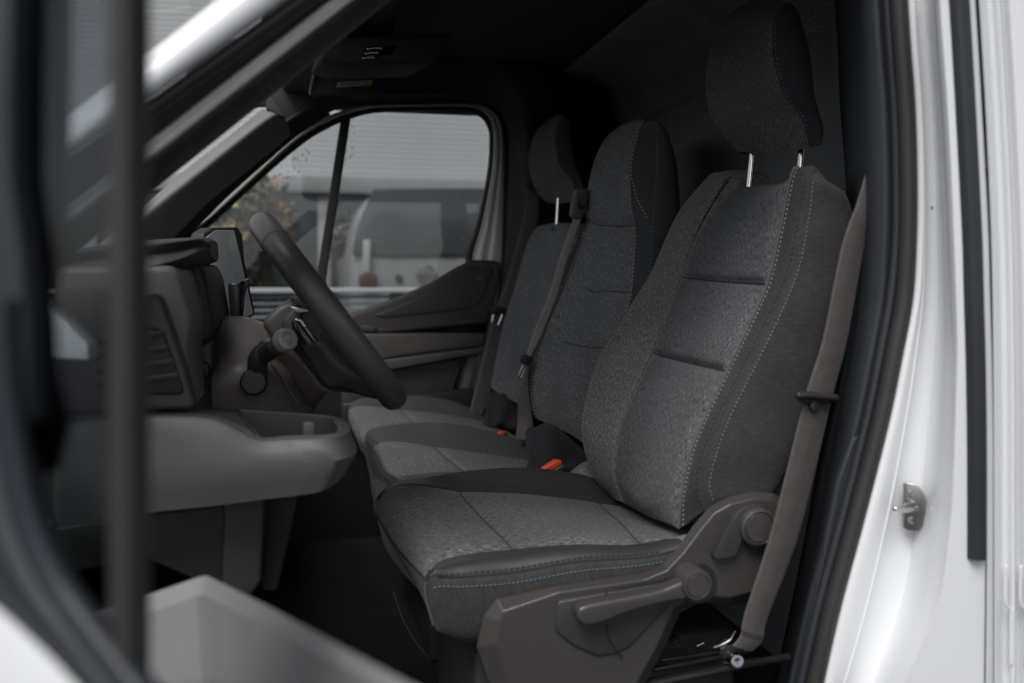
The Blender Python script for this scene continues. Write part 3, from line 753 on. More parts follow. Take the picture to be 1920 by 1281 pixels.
# =================================================================== DASHBOARD
dash = thing('dashboard', 'grey brown dashboard with side vent, instrument hood and open tray', 'dashboard')
def dashboard():
    # passenger-side body of the dash: one profile swept across the cab
    prof = [(-1.15, 1.30), (-.75, 1.36), (-.42, 1.385), (-.26, 1.37), (-.17, 1.33), (-.10, 1.25), (-.085, 1.17), (-.12, 1.08), (-.22, 1.0), (-.5, .95), (-1.15, .93)]
    pts = cr([Vector((x, 1.62, z)) for x, z in prof], 50)
    prism('dash_body', pts, Vector((0, 1.26, 0)), m_dash, dash, .01)
    # near end: side panel that carries the vent
    a = L([(120, 480), (200, 470), (285, 478), (322, 498), (338, 520)], 1.24)
    sidep = [(285, 505), (330, 500), (340, 530), (352, 590), (352, 620), (348, 660), (360, 760), (350, 772), (150, 790), (150, 500)]
    plate('end_panel', [(100, 500), (328, 498), (340, 530), (357, 590), (357, 612), (350, 655), (356, 700), (362, 762), (356, 775), (100, 790)], 1.25, .30, m_tray_d, dash, .015)
    # vent frame standing proud
    plate('vent_frame', [(200, 600), (285, 548), (300, 560), (318, 610), (345, 690), (365, 762), (356, 768), (200, 772)], 1.205, .045, m_dash, dash, .008)
    # vent mouth and slats
    plate('vent_mouth', [(200, 640), (283, 612), (306, 622), (345, 735), (335, 741), (290, 741), (200, 745)], 1.2, .012, m_black, dash, .004)
    for i, y in enumerate((628, 654, 681, 707)):
        x1 = 303+i*10
        s = prism('vent_slat', L([(180, y+12, 1.186), (x1, y-5, 1.186), (x1+3, y+4, 1.198), (180, y+22, 1.198)]), Vector((0, .003, .002)), m_tray_d, dash, .001, 2)
    # instrument hood: thick padded visor
    hd_t = L([(100, 478, 1.30), (180, 462, 1.30), (285, 452, 1.30), (340, 448, 1.31), (375, 446, 1.33), (392, 452, 1.36)])
    hd_f = L([(100, 500, 1.27), (180, 487, 1.27), (285, 478, 1.27), (340, 466, 1.29), (375, 458, 1.31), (395, 464, 1.35)])
    hd_b = L([(100, 540, 1.29), (180, 532, 1.29), (285, 512, 1.29), (340, 497, 1.30), (372, 482, 1.32), (393, 474, 1.36)])
    def back(r, dz=0): return [p+Vector((-.02, .34, dz)) for p in r]
    loft('instrument_hood', [hd_f, hd_b, back(hd_b, -.005), back(hd_t, .01), hd_t], m_hood, dash, nu=5, nv=40, closed=True, caps=True, ref=(0, 1))
    tube('hood_seam', [p+Vector((0, -.002, 0)) for p in resamp([(a*.4+b*.6) for a, b in zip(hd_f, hd_b)], 30)][:26], .0012, m_black, dash, 6)
    # instrument housing under the hood (dark recess)
    plate('cluster_housing', [(300, 500), (372, 490), (385, 520), (400, 600), (395, 640), (350, 660), (330, 560)], 1.42, .30, m_dark, dash, .01)
    # centre display
    sl = [W(376, 470, 1.86), W(411, 616, 1.86)]; 
    q = [W(378, 447, 1.84), W(399, 429, 1.88), W(436, 430, 1.97), W(456, 480, 2.00), W(480, 590, 2.03), W(455, 604, 2.0), W(411, 617, 1.84)]
    q = [W(384, 437, 1.85), W(400, 427, 1.89), W(447, 426, 1.97), W(455, 440, 2.0), W(459, 489, 2.0), W(480, 590, 2.03), W(455, 606, 2.0), W(411, 619, 1.84), W(372, 490, 1.84)]
    n = (q[5]-q[8]).cross(q[1]-q[8]).normalized(); n = n if n.dot(CAM-q[0]) > 0 else -n
    prism('display_housing', q, -n*.03, m_dark, dash, .004)
    s = [W(383, 446, 1.85), W(401, 432, 1.89), W(436, 432, 1.95), W(443, 462, 1.97), W(472, 588, 2.02), W(452, 598, 1.99), W(414, 606, 1.86), W(380, 492, 1.85)]
    n0 = n*.004
    em = m_screen.node_tree.nodes['Principled BSDF']; em.inputs['Emission Color'].default_value = (.9, .95, 1, 1); em.inputs['Emission Strength'].default_value = .03  # faint glow added in place of the display's grey reflections
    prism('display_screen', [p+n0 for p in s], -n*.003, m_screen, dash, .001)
    tube('display_edge', [W(374, 488, 1.83), W(395, 560, 1.83), W(410, 618, 1.83)], .008, m_hood, dash, 10, 20)
    # glossy bracket ahead of the screen
    plate('screen_bracket', [(426, 532), (447, 529), (451, 545), (450, 620), (448, 660), (434, 660), (431, 600)], 1.72, .03, plastic('bracket', (.045, .047, .05), .25, 0), dash, .004)
    plate('bracket_clip', [(448, 530), (466, 521), (473, 531), (462, 541), (458, 560), (455, 600), (452, 615), (449, 615), (450, 560)], 1.70, .02, m_gloss, dash, .002)
    # knee panel below the column
    kp0 = L([(388, 676, 1.48), (405, 650, 1.48), (430, 634, 1.48), (480, 620, 1.50), (530, 625, 1.52), (560, 650, 1.54)])
    kp1 = L([(395, 720, 1.38), (420, 700, 1.38), (455, 690, 1.38), (500, 690, 1.39), (545, 700, 1.42), (575, 715, 1.47)])
    kp2 = L([(398, 790, 1.40), (425, 800, 1.39), (460, 800, 1.39), (505, 800, 1.40), (550, 790, 1.43), (590, 780, 1.48)])
    kp00 = [p+Vector((-.05, .1, .02)) for p in kp0]
    loft('knee_panel', [kp00, kp0, kp1, kp2], m_knee, dash, nu=6, nv=40, solid=.006)
    plate('dash_lower', [(355, 655), (395, 640), (400, 700), (412, 780), (360, 778)], 1.42, .25, m_dash, dash, .006)
    plate('release_handle', [(366, 680), (372, 675), (392, 684), (392, 712), (380, 706)], 1.40, .02, m_black, dash, .003)
    tube('panel_seam', L([(508, 682), (530, 710), (560, 760)], 1.395), .0015, m_tray, dash, 6, 12)
    # open storage tray end
    Yn, Yf = 1.13, 1.30
    bot = L([(100, 990, 1.142), (285, 961, 1.142), (400, 949, 1.142), (500, 936, 1.142), (575, 927, 1.142), (618, 915, 1.15), (646, 888, 1.20), (640, 868, 1.26), (600, 855, 1.30), (440, 850, 1.31)])
    cre_ = L([(100, 912, 1.13), (285, 896, 1.13), (400, 889, 1.13), (500, 880, 1.13), (590, 870, 1.13), (645, 860, 1.137), (669, 848, 1.19), (660, 828, 1.26), (610, 818, 1.31), (440, 815, 1.32)])
    top_ = L([(100, 800, 1.142), (285, 788, 1.142), (400, 795, 1.142), (482, 832, 1.138), (540, 832, 1.138), (622, 829, 1.140), (655, 815, 1.19), (650, 796, 1.25), (612, 786, 1.30), (440, 776, 1.305)])
    tp2 = [p+Vector((0, .003, .004)) for p in top_]
    rim = L([(100, 782, 1.155), (285, 778, 1.155), (400, 782, 1.155), (484, 819, 1.150), (540, 817, 1.150), (618, 814, 1.152), (640, 803, 1.19), (634, 790, 1.24), (606, 778, 1.283), (445, 767, 1.288)])
    rim2 = [p+Vector((0, .006 if k < 6 else (-.004 if k > 6 else 0), .0)) + Vector((-.005 if 5 < k < 8 else 0, 0, -.002)) for k, p in enumerate(rim)]
    mid_ = [p.lerp(q, .5)+Vector((0, -.003 if k < 6 else 0, 0)) for k, (p, q) in enumerate(zip(cre_, top_))]
    under = [p+Vector((-.02, .05 if k < 6 else 0, -.004)) for k, p in enumerate(bot)]
    loft('tray_wall', [under, bot, cre_, mid_, top_, tp2, rim, rim2], m_tray, dash, nu=2, nv=120, ang=28, linear='x', solid=.003)
    low = [p+Vector((0, 0, -.036)) for p in rim2]
    loft('tray_pocket', [rim2[3:], [p.lerp(q, .5) for p, q in zip(rim2[3:], low[3:])], low[3:]], m_pocket, dash, nu=2, nv=60, linear='x')
    loft('tray_pocket', [low[3:7], low[9:5:-1]], m_pocket, dash, nu=4, nv=30, solid=.002)
    fr_ = L([(100, 762, 1.288), (285, 765, 1.288), (380, 766, 1.288), (445, 767, 1.288)])
    loft('tray_deck', [rim2[:4], fr_], m_tray, dash, nu=4, nv=20, solid=.003)
    loft('tray_deck', [L([(484, 819, 1.152), (472, 805, 1.18), (455, 785, 1.24), (445, 767, 1.288)]), L([(500, 845, 1.152), (488, 830, 1.18), (470, 808, 1.24), (458, 792, 1.288)])], m_pocket, dash, nu=2, nv=14, solid=.002)
    c = W(579, 800, 1.24)
    box('tray_peg', (c.x-.008, 1.22, c.z-.02), (c.x+.008, 1.25, c.z+.009), m_tray, dash, .003)
    # lower panels between dash and sill
    m1 = plastic('kick_dark', (.016, .015, .014), .6, .2); m2 = plastic('kick_brown', (.034, .03, .029), .6, .2)
    plate('kick_panel', [(100, 990), (430, 945), (418, 1110), (370, 1090), (280, 1050), (100, 1080)], 1.22, .03, m1, dash, .004)
    plate('kick_panel', [(420, 940), (496, 930), (490, 1090), (470, 1120), (415, 1108)], 1.21, .03, m2, dash, .006)
    plate('kick_panel', [(498, 930), (560, 925), (545, 1000), (520, 1110), (492, 1110)], 1.25, .03, m_floor, dash, .006)
m_tray_d = plastic('end_plastic', (.15, .138, .132), .5, .6, 480)
m_hood = plastic('hood_plastic', (.036, .036, .038), .55, .6, 480)
m_knee = plastic('knee_plastic', (.12, .105, .095), .36, .6, 480)
m_pocket = plastic('pocket_plastic', (.06, .06, .06), .55, .2)
dashboard()

# =================================================================== STEERING
sw = thing('steering_wheel', 'black leather steering wheel seen edge-on with silver trimmed hub', 'steering wheel')
def steering():
    top = W(494, 424, 1.4); bot = W(736, 742, 1.4)
    c = (top+bot)/2; R = (top-bot).length/2
    ax = (top-bot).normalized(); yv = Vector((0, 1, 0)); nrm = ax.cross(yv).normalized()   # toward driver
    if nrm.x < 0: nrm = -nrm
    N = 96; pts = []
    Ry = .165
    for k in range(N):
        a = 2*math.pi*k/N; pts.append(c+ax*(math.cos(a)*R)+yv*(math.sin(a)*Ry))
    V, F = [], []; tubedata(pts, .0205, 20, V, F, closed=True)
    fromdata('rim', V, F, m_wheel, sw)
    # leather joints
    for a in (rad(-40), rad(-128), rad(-220), rad(-320)):
        p = c+ax*(math.cos(a)*R)+yv*(math.sin(a)*Ry); t = (ax*(-math.sin(a)*R)+yv*(math.cos(a)*Ry)).normalized()
        u = t.orthogonal().normalized(); v = t.cross(u)
        V, F = [], []; tubedata([p+(u*math.cos(b)+v*math.sin(b))*.0206 for b in [i/24*2*math.pi for i in range(24)]], .0006, 6, V, F, closed=True)
        fromdata('rim_seam', V, F, m_stitchk, sw)
    # hub pad (behind the rim plane, toward the dash)
    hub = [(588, 560), (640, 575), (700, 650), (735, 700), (700, 742), (640, 740), (600, 720), (570, 650), (575, 600)]
    def H(x, y, Y): return W(x, y, Y)
    plate('hub', [(560, 590), (575, 575), (612, 582), (650, 640), (700, 705), (715, 748), (660, 738), (620, 735), (585, 700), (566, 650)], 1.34, .12, m_dark, sw, .014)
    plate('hub_cover', [(524, 600), (555, 568), (598, 548), (625, 560), (650, 600), (640, 625), (590, 610), (565, 640), (535, 640)], 1.36, .12, m_cowl, sw, .012)
    plate('airbag_pad', [(540, 560), (565, 548), (590, 548), (620, 590), (640, 640), (600, 600), (570, 584)], 1.345, .13, m_wheel, sw, .008)
    plate('silver_accent', [(541, 573), (548, 573), (578, 582), (578, 585), (560, 587), (550, 583)], 1.335, .02, m_chrome, sw, .002)
    plate('control_pad', [(546, 604), (552, 600), (562, 600), (610, 668), (616, 672), (600, 690), (575, 672), (556, 640)], 1.325, .03, m_gloss, sw, .005)
    tube('control_trim', L([(556, 600), (563, 602), (571, 613)], 1.322), .0032, m_chrome, sw, 8, 12, rounded=True)
    tube('control_trim', L([(571, 613), (592, 642), (612, 670)], 1.322), .0018, m_steel, sw, 8, 12)
    plate('control_button', [(590, 628), (596, 626), (610, 648), (605, 650)], 1.315, .01, m_cowl, sw, .002)
    loft('lower_spoke', [L([(566, 650), (590, 695), (612, 726), (640, 728), (690, 745), (725, 752)], 1.33), L([(600, 640), (630, 680), (660, 700), (690, 715), (712, 735), (730, 748)], 1.30), L([(620, 620), (650, 650), (680, 685), (700, 700), (720, 730), (738, 745)], 1.34)], m_wheel, sw, nu=6, nv=30, solid=.01)
    tube('spoke_trim', L([(657, 668), (668, 690), (680, 705), (692, 713)], 1.285), .0028, m_steel, sw, 8, 16, rounded=True)
m_cowl = plastic('cowl_plastic', (.075, .075, .078), .45, .6, 480)
steering()
col = thing('steering_column', 'dark steering column shroud with light switch stalk toward camera', 'steering column')
def column():
    plate('shroud', [(488, 606), (520, 575), (548, 560), (580, 575), (600, 620), (600, 700), (580, 690), (548, 655), (512, 640)], 1.40, .14, m_cowl, col, .012)
    loft('lower_shroud', [L([(500, 640), (540, 655), (575, 690), (600, 725), (615, 735)], 1.40), L([(470, 665), (500, 690), (540, 720), (580, 750), (600, 752)], 1.44), L([(450, 640), (470, 700), (510, 745), (560, 770), (590, 770)], 1.5)], m_knee, col, nu=6, nv=24, solid=.008)
    # stalk
    s = tube('stalk', [W(497, 664, 1.345), W(510, 655, 1.33), W(524, 646, 1.31)], .0125, m_black, col, 20, 10)
    c = W(537, 637, 1.285); d = (CAM-c).normalized()*.75+Vector((.4, 0, .2))
    d.normalize()
    tube('stalk_grip', [W(518, 650, 1.32), W(528, 643, 1.305), c], lambda t: .0135+.002*t, m_cowl, col, 24, 8)
    disc('stalk_knob', c+d*.003, d, .016, .01, plastic('knob_grey', (.30, .27, .25), .3, 0), s, prof=[(0, .004), (.004, .004), (.0055, .0015), (.009, .001), (.0098, .003), (.0145, .002), (.0162, -.002), (.0166, -.012)], seg=32)
    tube('stalk_arm', [W(505, 655, 1.36), W(485, 672, 1.36), W(482, 700, 1.37), W(478, 716, 1.375)], lambda t: .0165-.002*math.sin(t*3), m_black, col, 16, 16)
    disc('stalk_socket', W(475, 717, 1.352), Vector((0, -1, .1)), .019, .03, m_black, col, prof=[(0, 0), (.016, 0), (.0185, -.002), (.0195, -.005), (.0195, -.03)])
column()

# =================================================================== SEATS
def gauss(x, s): return math.exp(-(x/s)**2)
def closed_back(front, back_dx, ytrim):
    return None
def headrest(parent, rails, seam, mats, slots, stitch=None, posts=(), ref=(0, 2)):
    cen = sum((r[-1] for r in rails), Vector())/len(rails)
    rails = [r+[r[-1].lerp(cen, .45)+Vector((0, 0, .010))] for r in rails]
    g = loft('headrest', rails, mats, parent, nu=8, nv=46, slots=slots, closed=True, caps=True, ref=ref,
             disp=lambda u, v: -.0025*gauss(u-seam, .12))
    if stitch: stitches('stitching', g.curve(seam+.10, .12, .95, .0008), stitch, g.o, .0045, .003, .0007)
    for a, b in posts: tube('headrest_post', [a, b], .0055, m_chrome, parent, 16)
    return g

# ---------- driver seat
drv = thing('driver_seat', 'nearest seat, heathered grey cloth with blue and white stitching', 'seat')
def driver_seat():
    v3 = Vector
    A = [(1150, 935), (1113, 890), (1091, 800), (1118, 690), (1168, 600), (1220, 515), (1270, 405), (1326, 334)]
    B = [(1163, 940), (1147, 880), (1158, 790), (1213, 660), (1243, 590), (1270, 518), (1298, 436), (1352, 338)]
    Mm = [(1218, 970), (1206, 925), (1228, 810), (1285, 678), (1318, 606), (1348, 526), (1378, 436), (1412, 360)]
    Cc = [(1275, 990), (1282, 920), (1306, 825), (1367, 694), (1402, 620), (1441, 532), (1466, 425), (1487, 326)]
    Dd = [(1330, 955), (1317, 905), (1345, 805), (1408, 676), (1448, 597), (1487, 505), (1508, 400), (1519, 335)]
    Ee = [(1445, 930), (1470, 880), (1505, 790), (1540, 690), (1570, 600), (1590, 500), (1597, 420), (1582, 362)]
    Bp = [(1178, 948), (1163, 885), (1174, 795), (1229, 664), (1258, 594), (1286, 520), (1318, 442), (1378, 358)]
    Cp = [(1260, 984), (1267, 918), (1290, 822), (1350, 692), (1386, 617), (1426, 531), (1452, 428), (1462, 353)]
    A, B, Bp, Mm, Cp, Cc, Dd, Ee = L(A, 1.63), L(B, 1.535), L(Bp, 1.51), L(Mm, 1.37), L(Cp, 1.232), L(Cc, 1.205), L(Dd, 1.158), L(Ee, 1.155)
    ex = lambda r, d: r+[r[-1]+v3((.022, 0, .012)), r[-1]+v3((.055, 0, .008)), r[-1]+v3((d, 0, -.012))]
    A2 = [p+v3((.035, .045, 0)) for p in A]; A3 = [p+v3((.12, .03, 0)) for p in A]; E2 = [p+v3((.02, .06, 0)) for p in Ee]; E3 = [v3((p.x+.02, 1.40, p.z-.05)) for p in Ee]; A3 = [v3((p.x, p.y, p.z-.03)) for p in A3]
    def exr(r, q=1):
        a = r[-1]; return r+[a+v3((.018*q, (1.39-a.y)*.04, .010)), a+v3((.045*q, (1.39-a.y)*.10, .014)), a+v3((.075*q, (1.39-a.y)*.2, .006))]
    def exs(r):
        a = r[-1]; return r+[a+v3((.006, (1.39-a.y)*.10, .006)), a+v3((.010, (1.39-a.y)*.2, .008)), a+v3((.012, (1.39-a.y)*.3, -.006))]
    rails = [exr(A), exr(B), exr(Bp), exr(Mm), exr(Cp), exr(Cc, .9), exr(Dd, .6), exs(Ee), exs(E2), exs(E3), exs(A3), exs(A2)]
    SV = 10.0
    s1, s2 = 5.0/SV, 3.0/SV
    def disp(u, v):
        d = 0
        if 1.6 < u < 4.2:
            e = min(u-1.6, 4.2-u); wv = min(1, e/.25)
            d -= .0075*gauss(v-s1, .0065)*wv+.0075*gauss(v-s2, .0065)*wv
            d += .006*wv*(abs(math.sin(math.pi*(v-s2)/(s1-s2)))**.5 if s2 < v < s1 else abs(math.sin(math.pi*min(max((v if v < s2 else v-s1)/(s2 if v < s2 else .7-s1), 0), 1)))**.5)
        d -= .006*gauss(u-1.35, .16)*(1 if v < .75 else 0)
        d -= .005*gauss(u-4.5, .16)
        d -= .002*gauss(u-6.0, .05)
        if u > 6: d += .0012*math.sin(v*46+u*3)*gauss(u-6.4, .35)*(1 if v < .7 else 0)
        return d
    g = loft('backrest', rails, [m_heather, m_bolster, m_side, m_darkcloth], drv, nu=20, nv=220, slots=[1, 1, 0, 0, 0, 2, 2, 2, 3, 3, 3, 1], closed=True, caps=True, disp=disp, ref=(0, 3), ang=60)
    bo = g.o
    stitches('white_stitching', g.curve(5.18, .0, .74, .0010, 200), m_stitchw, bo, .0042, .0026, .00062)
    stitches('blue_stitching', g.curve(6.12, .03, .71, .0010, 200), m_stitchb, bo, .0040, .0022, .00066)
    stitches('dark_stitching', g.curve(5.86, .0, .72, .0006, 200), m_stitchk, bo, .005, .003, .0008)
    tube('piping', g.curve(4.95, 0, .78, .0010, 90), .0024, m_heather, bo, 8)
    tube('panel_seam', g.curve(1.4, 0, .72, .0006, 90), .0011, m_darkcloth, bo, 6)
    for vv in (s1, s2): tube('panel_seam', g.row(vv, 1.6, 4.3, .0004, 40), .0011, m_darkcloth, bo, 6)
    stitches('bolster_stitching', g.curve(.06, .04, .78, .0008, 200), m_stitchw, bo, .0040, .0035, .0006)
    # headrest
    hA = L([(1384, 284), (1338, 228), (1322, 170), (1328, 108), (1350, 48), (1392, 10)], 1.53)
    hM = L([(1424, 287), (1395, 228), (1381, 168), (1386, 100), (1398, 38), (1434, 3)], 1.42)
    hS = L([(1516, 278), (1500, 222), (1466, 175), (1447, 105), (1448, 36), (1466, 6)], 1.285)
    hE = L([(1540, 268), (1543, 238), (1528, 180), (1520, 110), (1506, 52), (1488, 16)], 1.275)
    hF = [v3((p.x+.005, 1.38, p.z+.008)) for p in hE]; hG = [v3((p.x-.01, 1.50, p.z+.012)) for p in hE]
    headrest(drv, [hA, hM, hS, hE, hF, hG], 2.0, [m_hr, m_darkcloth], [0, 0, 1, 1, 1, 0], m_stitchd,
             [(W(1413, 270, 1.47), W(1402, 375, 1.47)), (W(1506, 255, 1.335), W(1498, 345, 1.335))])
    # cushion
    a_ = L([(740, 1010, 1.66), (704, 952, 1.665), (757, 907, 1.665), (860, 885, 1.665), (980, 877, 1.665), (1092, 890, 1.66), (1165, 930, 1.65)])
    b_ = L([(755, 1040, 1.60), (706, 966, 1.61), (742, 912, 1.60), (862, 919, 1.60), (985, 926, 1.59), (1118, 940, 1.585), (1190, 975, 1.57)])
    m_ = L([(790, 1110, 1.40), (746, 1032, 1.40), (780, 972, 1.40), (908, 972, 1.40), (1035, 968, 1.40), (1160, 978, 1.39), (1240, 1000, 1.38)])
    c_ = L([(808, 1165, 1.20), (797, 1088, 1.19), (836, 1044, 1.215), (960, 1026, 1.22), (1080, 1017, 1.22), (1195, 1017, 1.22), (1265, 1008, 1.22)])
    d_ = L([(814, 1172, 1.168), (801, 1094, 1.163), (868, 1084, 1.16), (962, 1076, 1.16), (1085, 1055, 1.16), (1240, 1041, 1.16), (1300, 1010, 1.16)])
    e_ = L([(826, 1186, 1.17), (855, 1196, 1.165), (905, 1200, 1.165), (1000, 1190, 1.165), (1110, 1170, 1.165), (1250, 1130, 1.165), (1310, 1080, 1.165)])
    for r_ in (a_, b_, m_, c_, d_): r_[-1] = r_[-1]+v3((.06, 0, .012))
    f_ = [v3((p.x+.03, 1.25, p.z-.01)) for p in e_]; h_ = [v3((p.x+.09, 1.60, p.z-.07)) for p in a_]; h2 = [p+v3((.05, .02, -.04)) for p in a_]
    def dc(u, v):
        vt = v*6; d = 0
        if 1 < u < 3:
            wv = min(1, min(u-1, 3-u)/.12)
            d -= .006*gauss(vt-3.0, .04)*wv; d -= .006*gauss(vt-5.05, .04)*wv
            d += .004*wv*(abs(math.sin(math.pi*(vt-3)/2))**.6 if 3 < vt < 5 else abs(math.sin(math.pi*min(max((vt-1)/2, 0), 1)))**.6)
            d -= .003*gauss(vt-1.0, .06)
        if vt > 1.4:
            d -= .004*gauss(u-1, .05)+.0045*gauss(u-3, .05); d -= .0025*gauss(u-4, .04)
            d += .003*gauss(u-3.5, .25)
        return d
    gc = loft('cushion', [a_, b_, m_, c_, d_, e_, f_, h_, h2], [m_heather_cush, m_leather, m_side, m_darkcloth, m_bolster], drv, nu=20, nv=150,
              slots=[1, 0, 0, 1, 2, 3, 3, 3, 3], closed=True, caps=True, disp=dc, ref=(0, 4), ang=60)
    # front face and the rear strip use the plain cloths: assign by station
    me = gc.o.data; cols = gc.cols
    for p in me.polygons:
        if p.index >= (gc.nv-1)*cols: continue
        j = p.index//cols; i = p.index % cols; vt = j/(gc.nv-1)*6; u = i/20
        if vt < 1.0 and u < 4: p.material_index = 3
        elif vt < 1.35 and u < 1: p.material_index = 0
        elif vt > 5.35 and (u < 1 or 3 <= u < 5): p.material_index = 4
    co = gc.o
    stitches('blue_stitching', gc.curve(4.16, .19, .84, .0010, 160), m_stitchb, co, .0040, .0022, .0007)
    stitches('dark_stitching', gc.curve(3.88, .18, .84, .0008, 160), m_stitchk, co, .005, .003, .0008)
    tube('piping', gc.curve(3.97, .0, .17, .001, 30), .0016, m_heather, co, 8)
    tube('piping', [q for q in gc.row(1/6, .8, 3.9, .0008, 60)], .0012, m_darkcloth, co, 8)
    for vv in (3.0, 5.05): tube('panel_seam', gc.row(vv/6, 1.0, 3.0, .0004, 40), .0010, m_darkcloth, co, 6)
    for uu in (1.0, 3.0): tube('panel_seam', gc.curve(uu, 1.4/6, 5.4/6, .0003, 60), .0010, m_darkcloth, co, 6)
    # small fabric wing beside the buckle
    loft('cushion_tail', [L([(1050, 905, 1.68), (1075, 880, 1.68), (1105, 862, 1.68), (1135, 865, 1.68)]), L([(1062, 905, 1.64), (1100, 905, 1.64), (1125, 912, 1.64), (1150, 925, 1.64)])], m_bolster, drv, nu=6, nv=20, solid=.02)
    # side cover moulding
    O_ = [(893, 1214), (905, 1155), (930, 1122), (1048, 1098), (1205, 1074), (1240, 1060), (1268, 1030), (1300, 985), (1330, 950), (1365, 932), (1410, 922), (1450, 925), (1475, 940), (1478, 1000), (1462, 1070), (1430, 1120), (1370, 1135), (1310, 1130), (1275, 1150), (1240, 1225), (1200, 1300), (930, 1320)]
    I_ = [(930, 1208), (936, 1165), (943, 1147), (1050, 1110), (1208, 1087), (1250, 1070), (1281, 1038), (1312, 996), (1339, 963), (1370, 945), (1411, 935), (1445, 938), (1463, 949), (1465, 1000), (1449, 1060), (1422, 1107), (1367, 1121), (1304, 1116), (1263, 1141), (1228, 1218), (1189, 1290), (965, 1310)]
    bm = bmesh.new(); q = len(O_)
    vb = [bm.verts.new(p) for p in L(O_, 1.175)]; vo = [bm.verts.new(p) for p in L(O_, 1.138)]; vi = [bm.verts.new(p) for p in L(I_, 1.120)]
    for k in range(q):
        k2 = (k+1) % q; bm.faces.new((vb[k], vb[k2], vo[k2], vo[k])); bm.faces.new((vo[k], vo[k2], vi[k2], vi[k]))
    bm.faces.new(vi); bm.faces.new(list(reversed(vb))); bmesh.ops.recalc_face_normals(bm, faces=bm.faces)
    me = bpy.data.meshes.new('side_cover'); bm.to_mesh(me); bm.free(); smooth(me, 60)
    o = link('side_cover', me, m_cover, drv); md = o.modifiers.new('b', 'BEVEL'); md.width = .0028; md.segments = 3; md.limit_method = 'ANGLE'; md.angle_limit = rad(12); md.harden_normals = True
    pnl = L([(1045, 1135), (1050, 1127), (1120, 1115), (1215, 1098), (1255, 1092), (1262, 1100), (1262, 1130), (1235, 1160), (1180, 1215), (1150, 1228), (1120, 1232), (1075, 1212), (1042, 1185)], 1.1155)
    prism('cover_inset', pnl, v3((0, .008, 0)), m_cover2, drv, .0038, 3)
    tube('cover_groove', L([(1150, 1101), (1180, 1096), (1215, 1090), (1250, 1083)], 1.115), .0009, m_black, drv, 6, 30)
    tube('cover_groove', L([(1137, 1138), (1136, 1122), (1137, 1108)], 1.115), .0009, m_black, drv, 6, 30)
    tube('cover_groove', L([(1137, 1170), (1140, 1195), (1152, 1215), (1167, 1232)], 1.1152), .0012, m_black, drv, 6, 20)
    # height lever
    lev = prism('height_lever', cr(L([(1083, 1154), (1090, 1140), (1120, 1131), (1180, 1120), (1240, 1107), (1290, 1088), (1300, 1100), (1296, 1122), (1250, 1131), (1190, 1146), (1140, 1165), (1105, 1175), (1088, 1168)], 1.088), 60, True), v3((0, .024, 0)), m_cover, drv, .0085, 5, 80)
    cK = W(1308, 1098, 1.086)
    disc('lever_knob', cK, v3((0, -1, 0)), .02, .03, m_cover, lev, prof=[(0, .002), (.0145, .002), (.0155, .0005), (.0165, .002), (.0195, .0015), (.0212, -.002), (.0212, -.035)])
    disc('lever_recess', W(1310, 1096, 1.1165), v3((0, -1, 0)), .03, .01, m_black, drv, prof=[(0, 0), (.0265, 0), (.0275, -.002), (.028, -.01)])
    # recliner
    cR = W(1424, 990, 1.100)
    disc('recliner_knob', cR, v3((0, -1, 0)), .026, .03, m_cover, drv, prof=[(0, .002), (.019, .0015), (.0205, -.001), (.022, .001), (.0255, -.001), (.027, -.005), (.027, -.03)])
    rl = prism('recliner_lever', cr(L([(1342, 1048), (1346, 1030), (1365, 990), (1385, 960), (1412, 948), (1440, 952), (1425, 962), (1400, 985), (1392, 1010), (1380, 1040), (1362, 1046)], 1.106), 44, True), v3((0, .02, 0)), m_cover2, drv, .004, 3)
    # buckle
    bk = prism('buckle', L([(1018, 880), (1042, 864), (1054, 864), (1053, 872), (1034, 884), (1019, 885)], 1.69), v3((0, .02, 0)), m_orange, drv, .002, 2)
    prism('buckle_body', L([(1030, 888), (1056, 870), (1062, 875), (1045, 895)], 1.685), v3((0, .03, -.005)), m_cover, drv, .002, 2)
    # seat base and slide rails under the cover
    box('seat_base', (.22, 1.22, .60), (.62, 1.60, .93), m_dark, drv, .01)
    for (p, q, r) in (((1225, 1256), (1400, 1222), .0042), ((1205, 1278), (1420, 1236), .0036), ((1240, 1238), (1350, 1222), .003)):
        tube('slide_rail', L([p, q], 1.19), r, m_gloss2, drv, 10)
    tube('slide_rail', L([(1000, 1330), (1210, 1285), (1400, 1245), (1480, 1232)], 1.155), .006, m_gloss2, drv, 10)
    disc('base_bolt', W(1269, 1205, 1.185), v3((0, -1, 0)), .007, .006, m_gloss2, drv, prof=[(.0, -.001), (.003, -.001), (.0035, .002), (.0055, .002), (.0075, -.001), (.0085, -.001), (.0085, -.008)])
    rnd = random.Random(5)
    for (x, y, a) in ((1306, 1212, 20), (1350, 1208, 40), (1336, 1222, -10), (1372, 1196, 60), (1318, 1228, 5)):
        p = W(x, y, 1.2); tube('base_clip', [p, p+v3((.012*math.cos(rad(a)), 0, .012*math.sin(rad(a))))], .0022, m_steel if a in (60, 20) else m_gloss2, drv, 8)
m_stitchd = plastic('dim_thread', (.12, .16, .2), .8, 0)
m_hr = fabric('headrest_cloth', (.095, .093, .095), .9, 520, 150)
m_cover2 = plastic('cover_inset_plastic', (.042, .040, .039), .40, .6, 480)
m_gloss2 = plastic('enamel_black', (.02, .02, .02), .18, 0)
driver_seat()

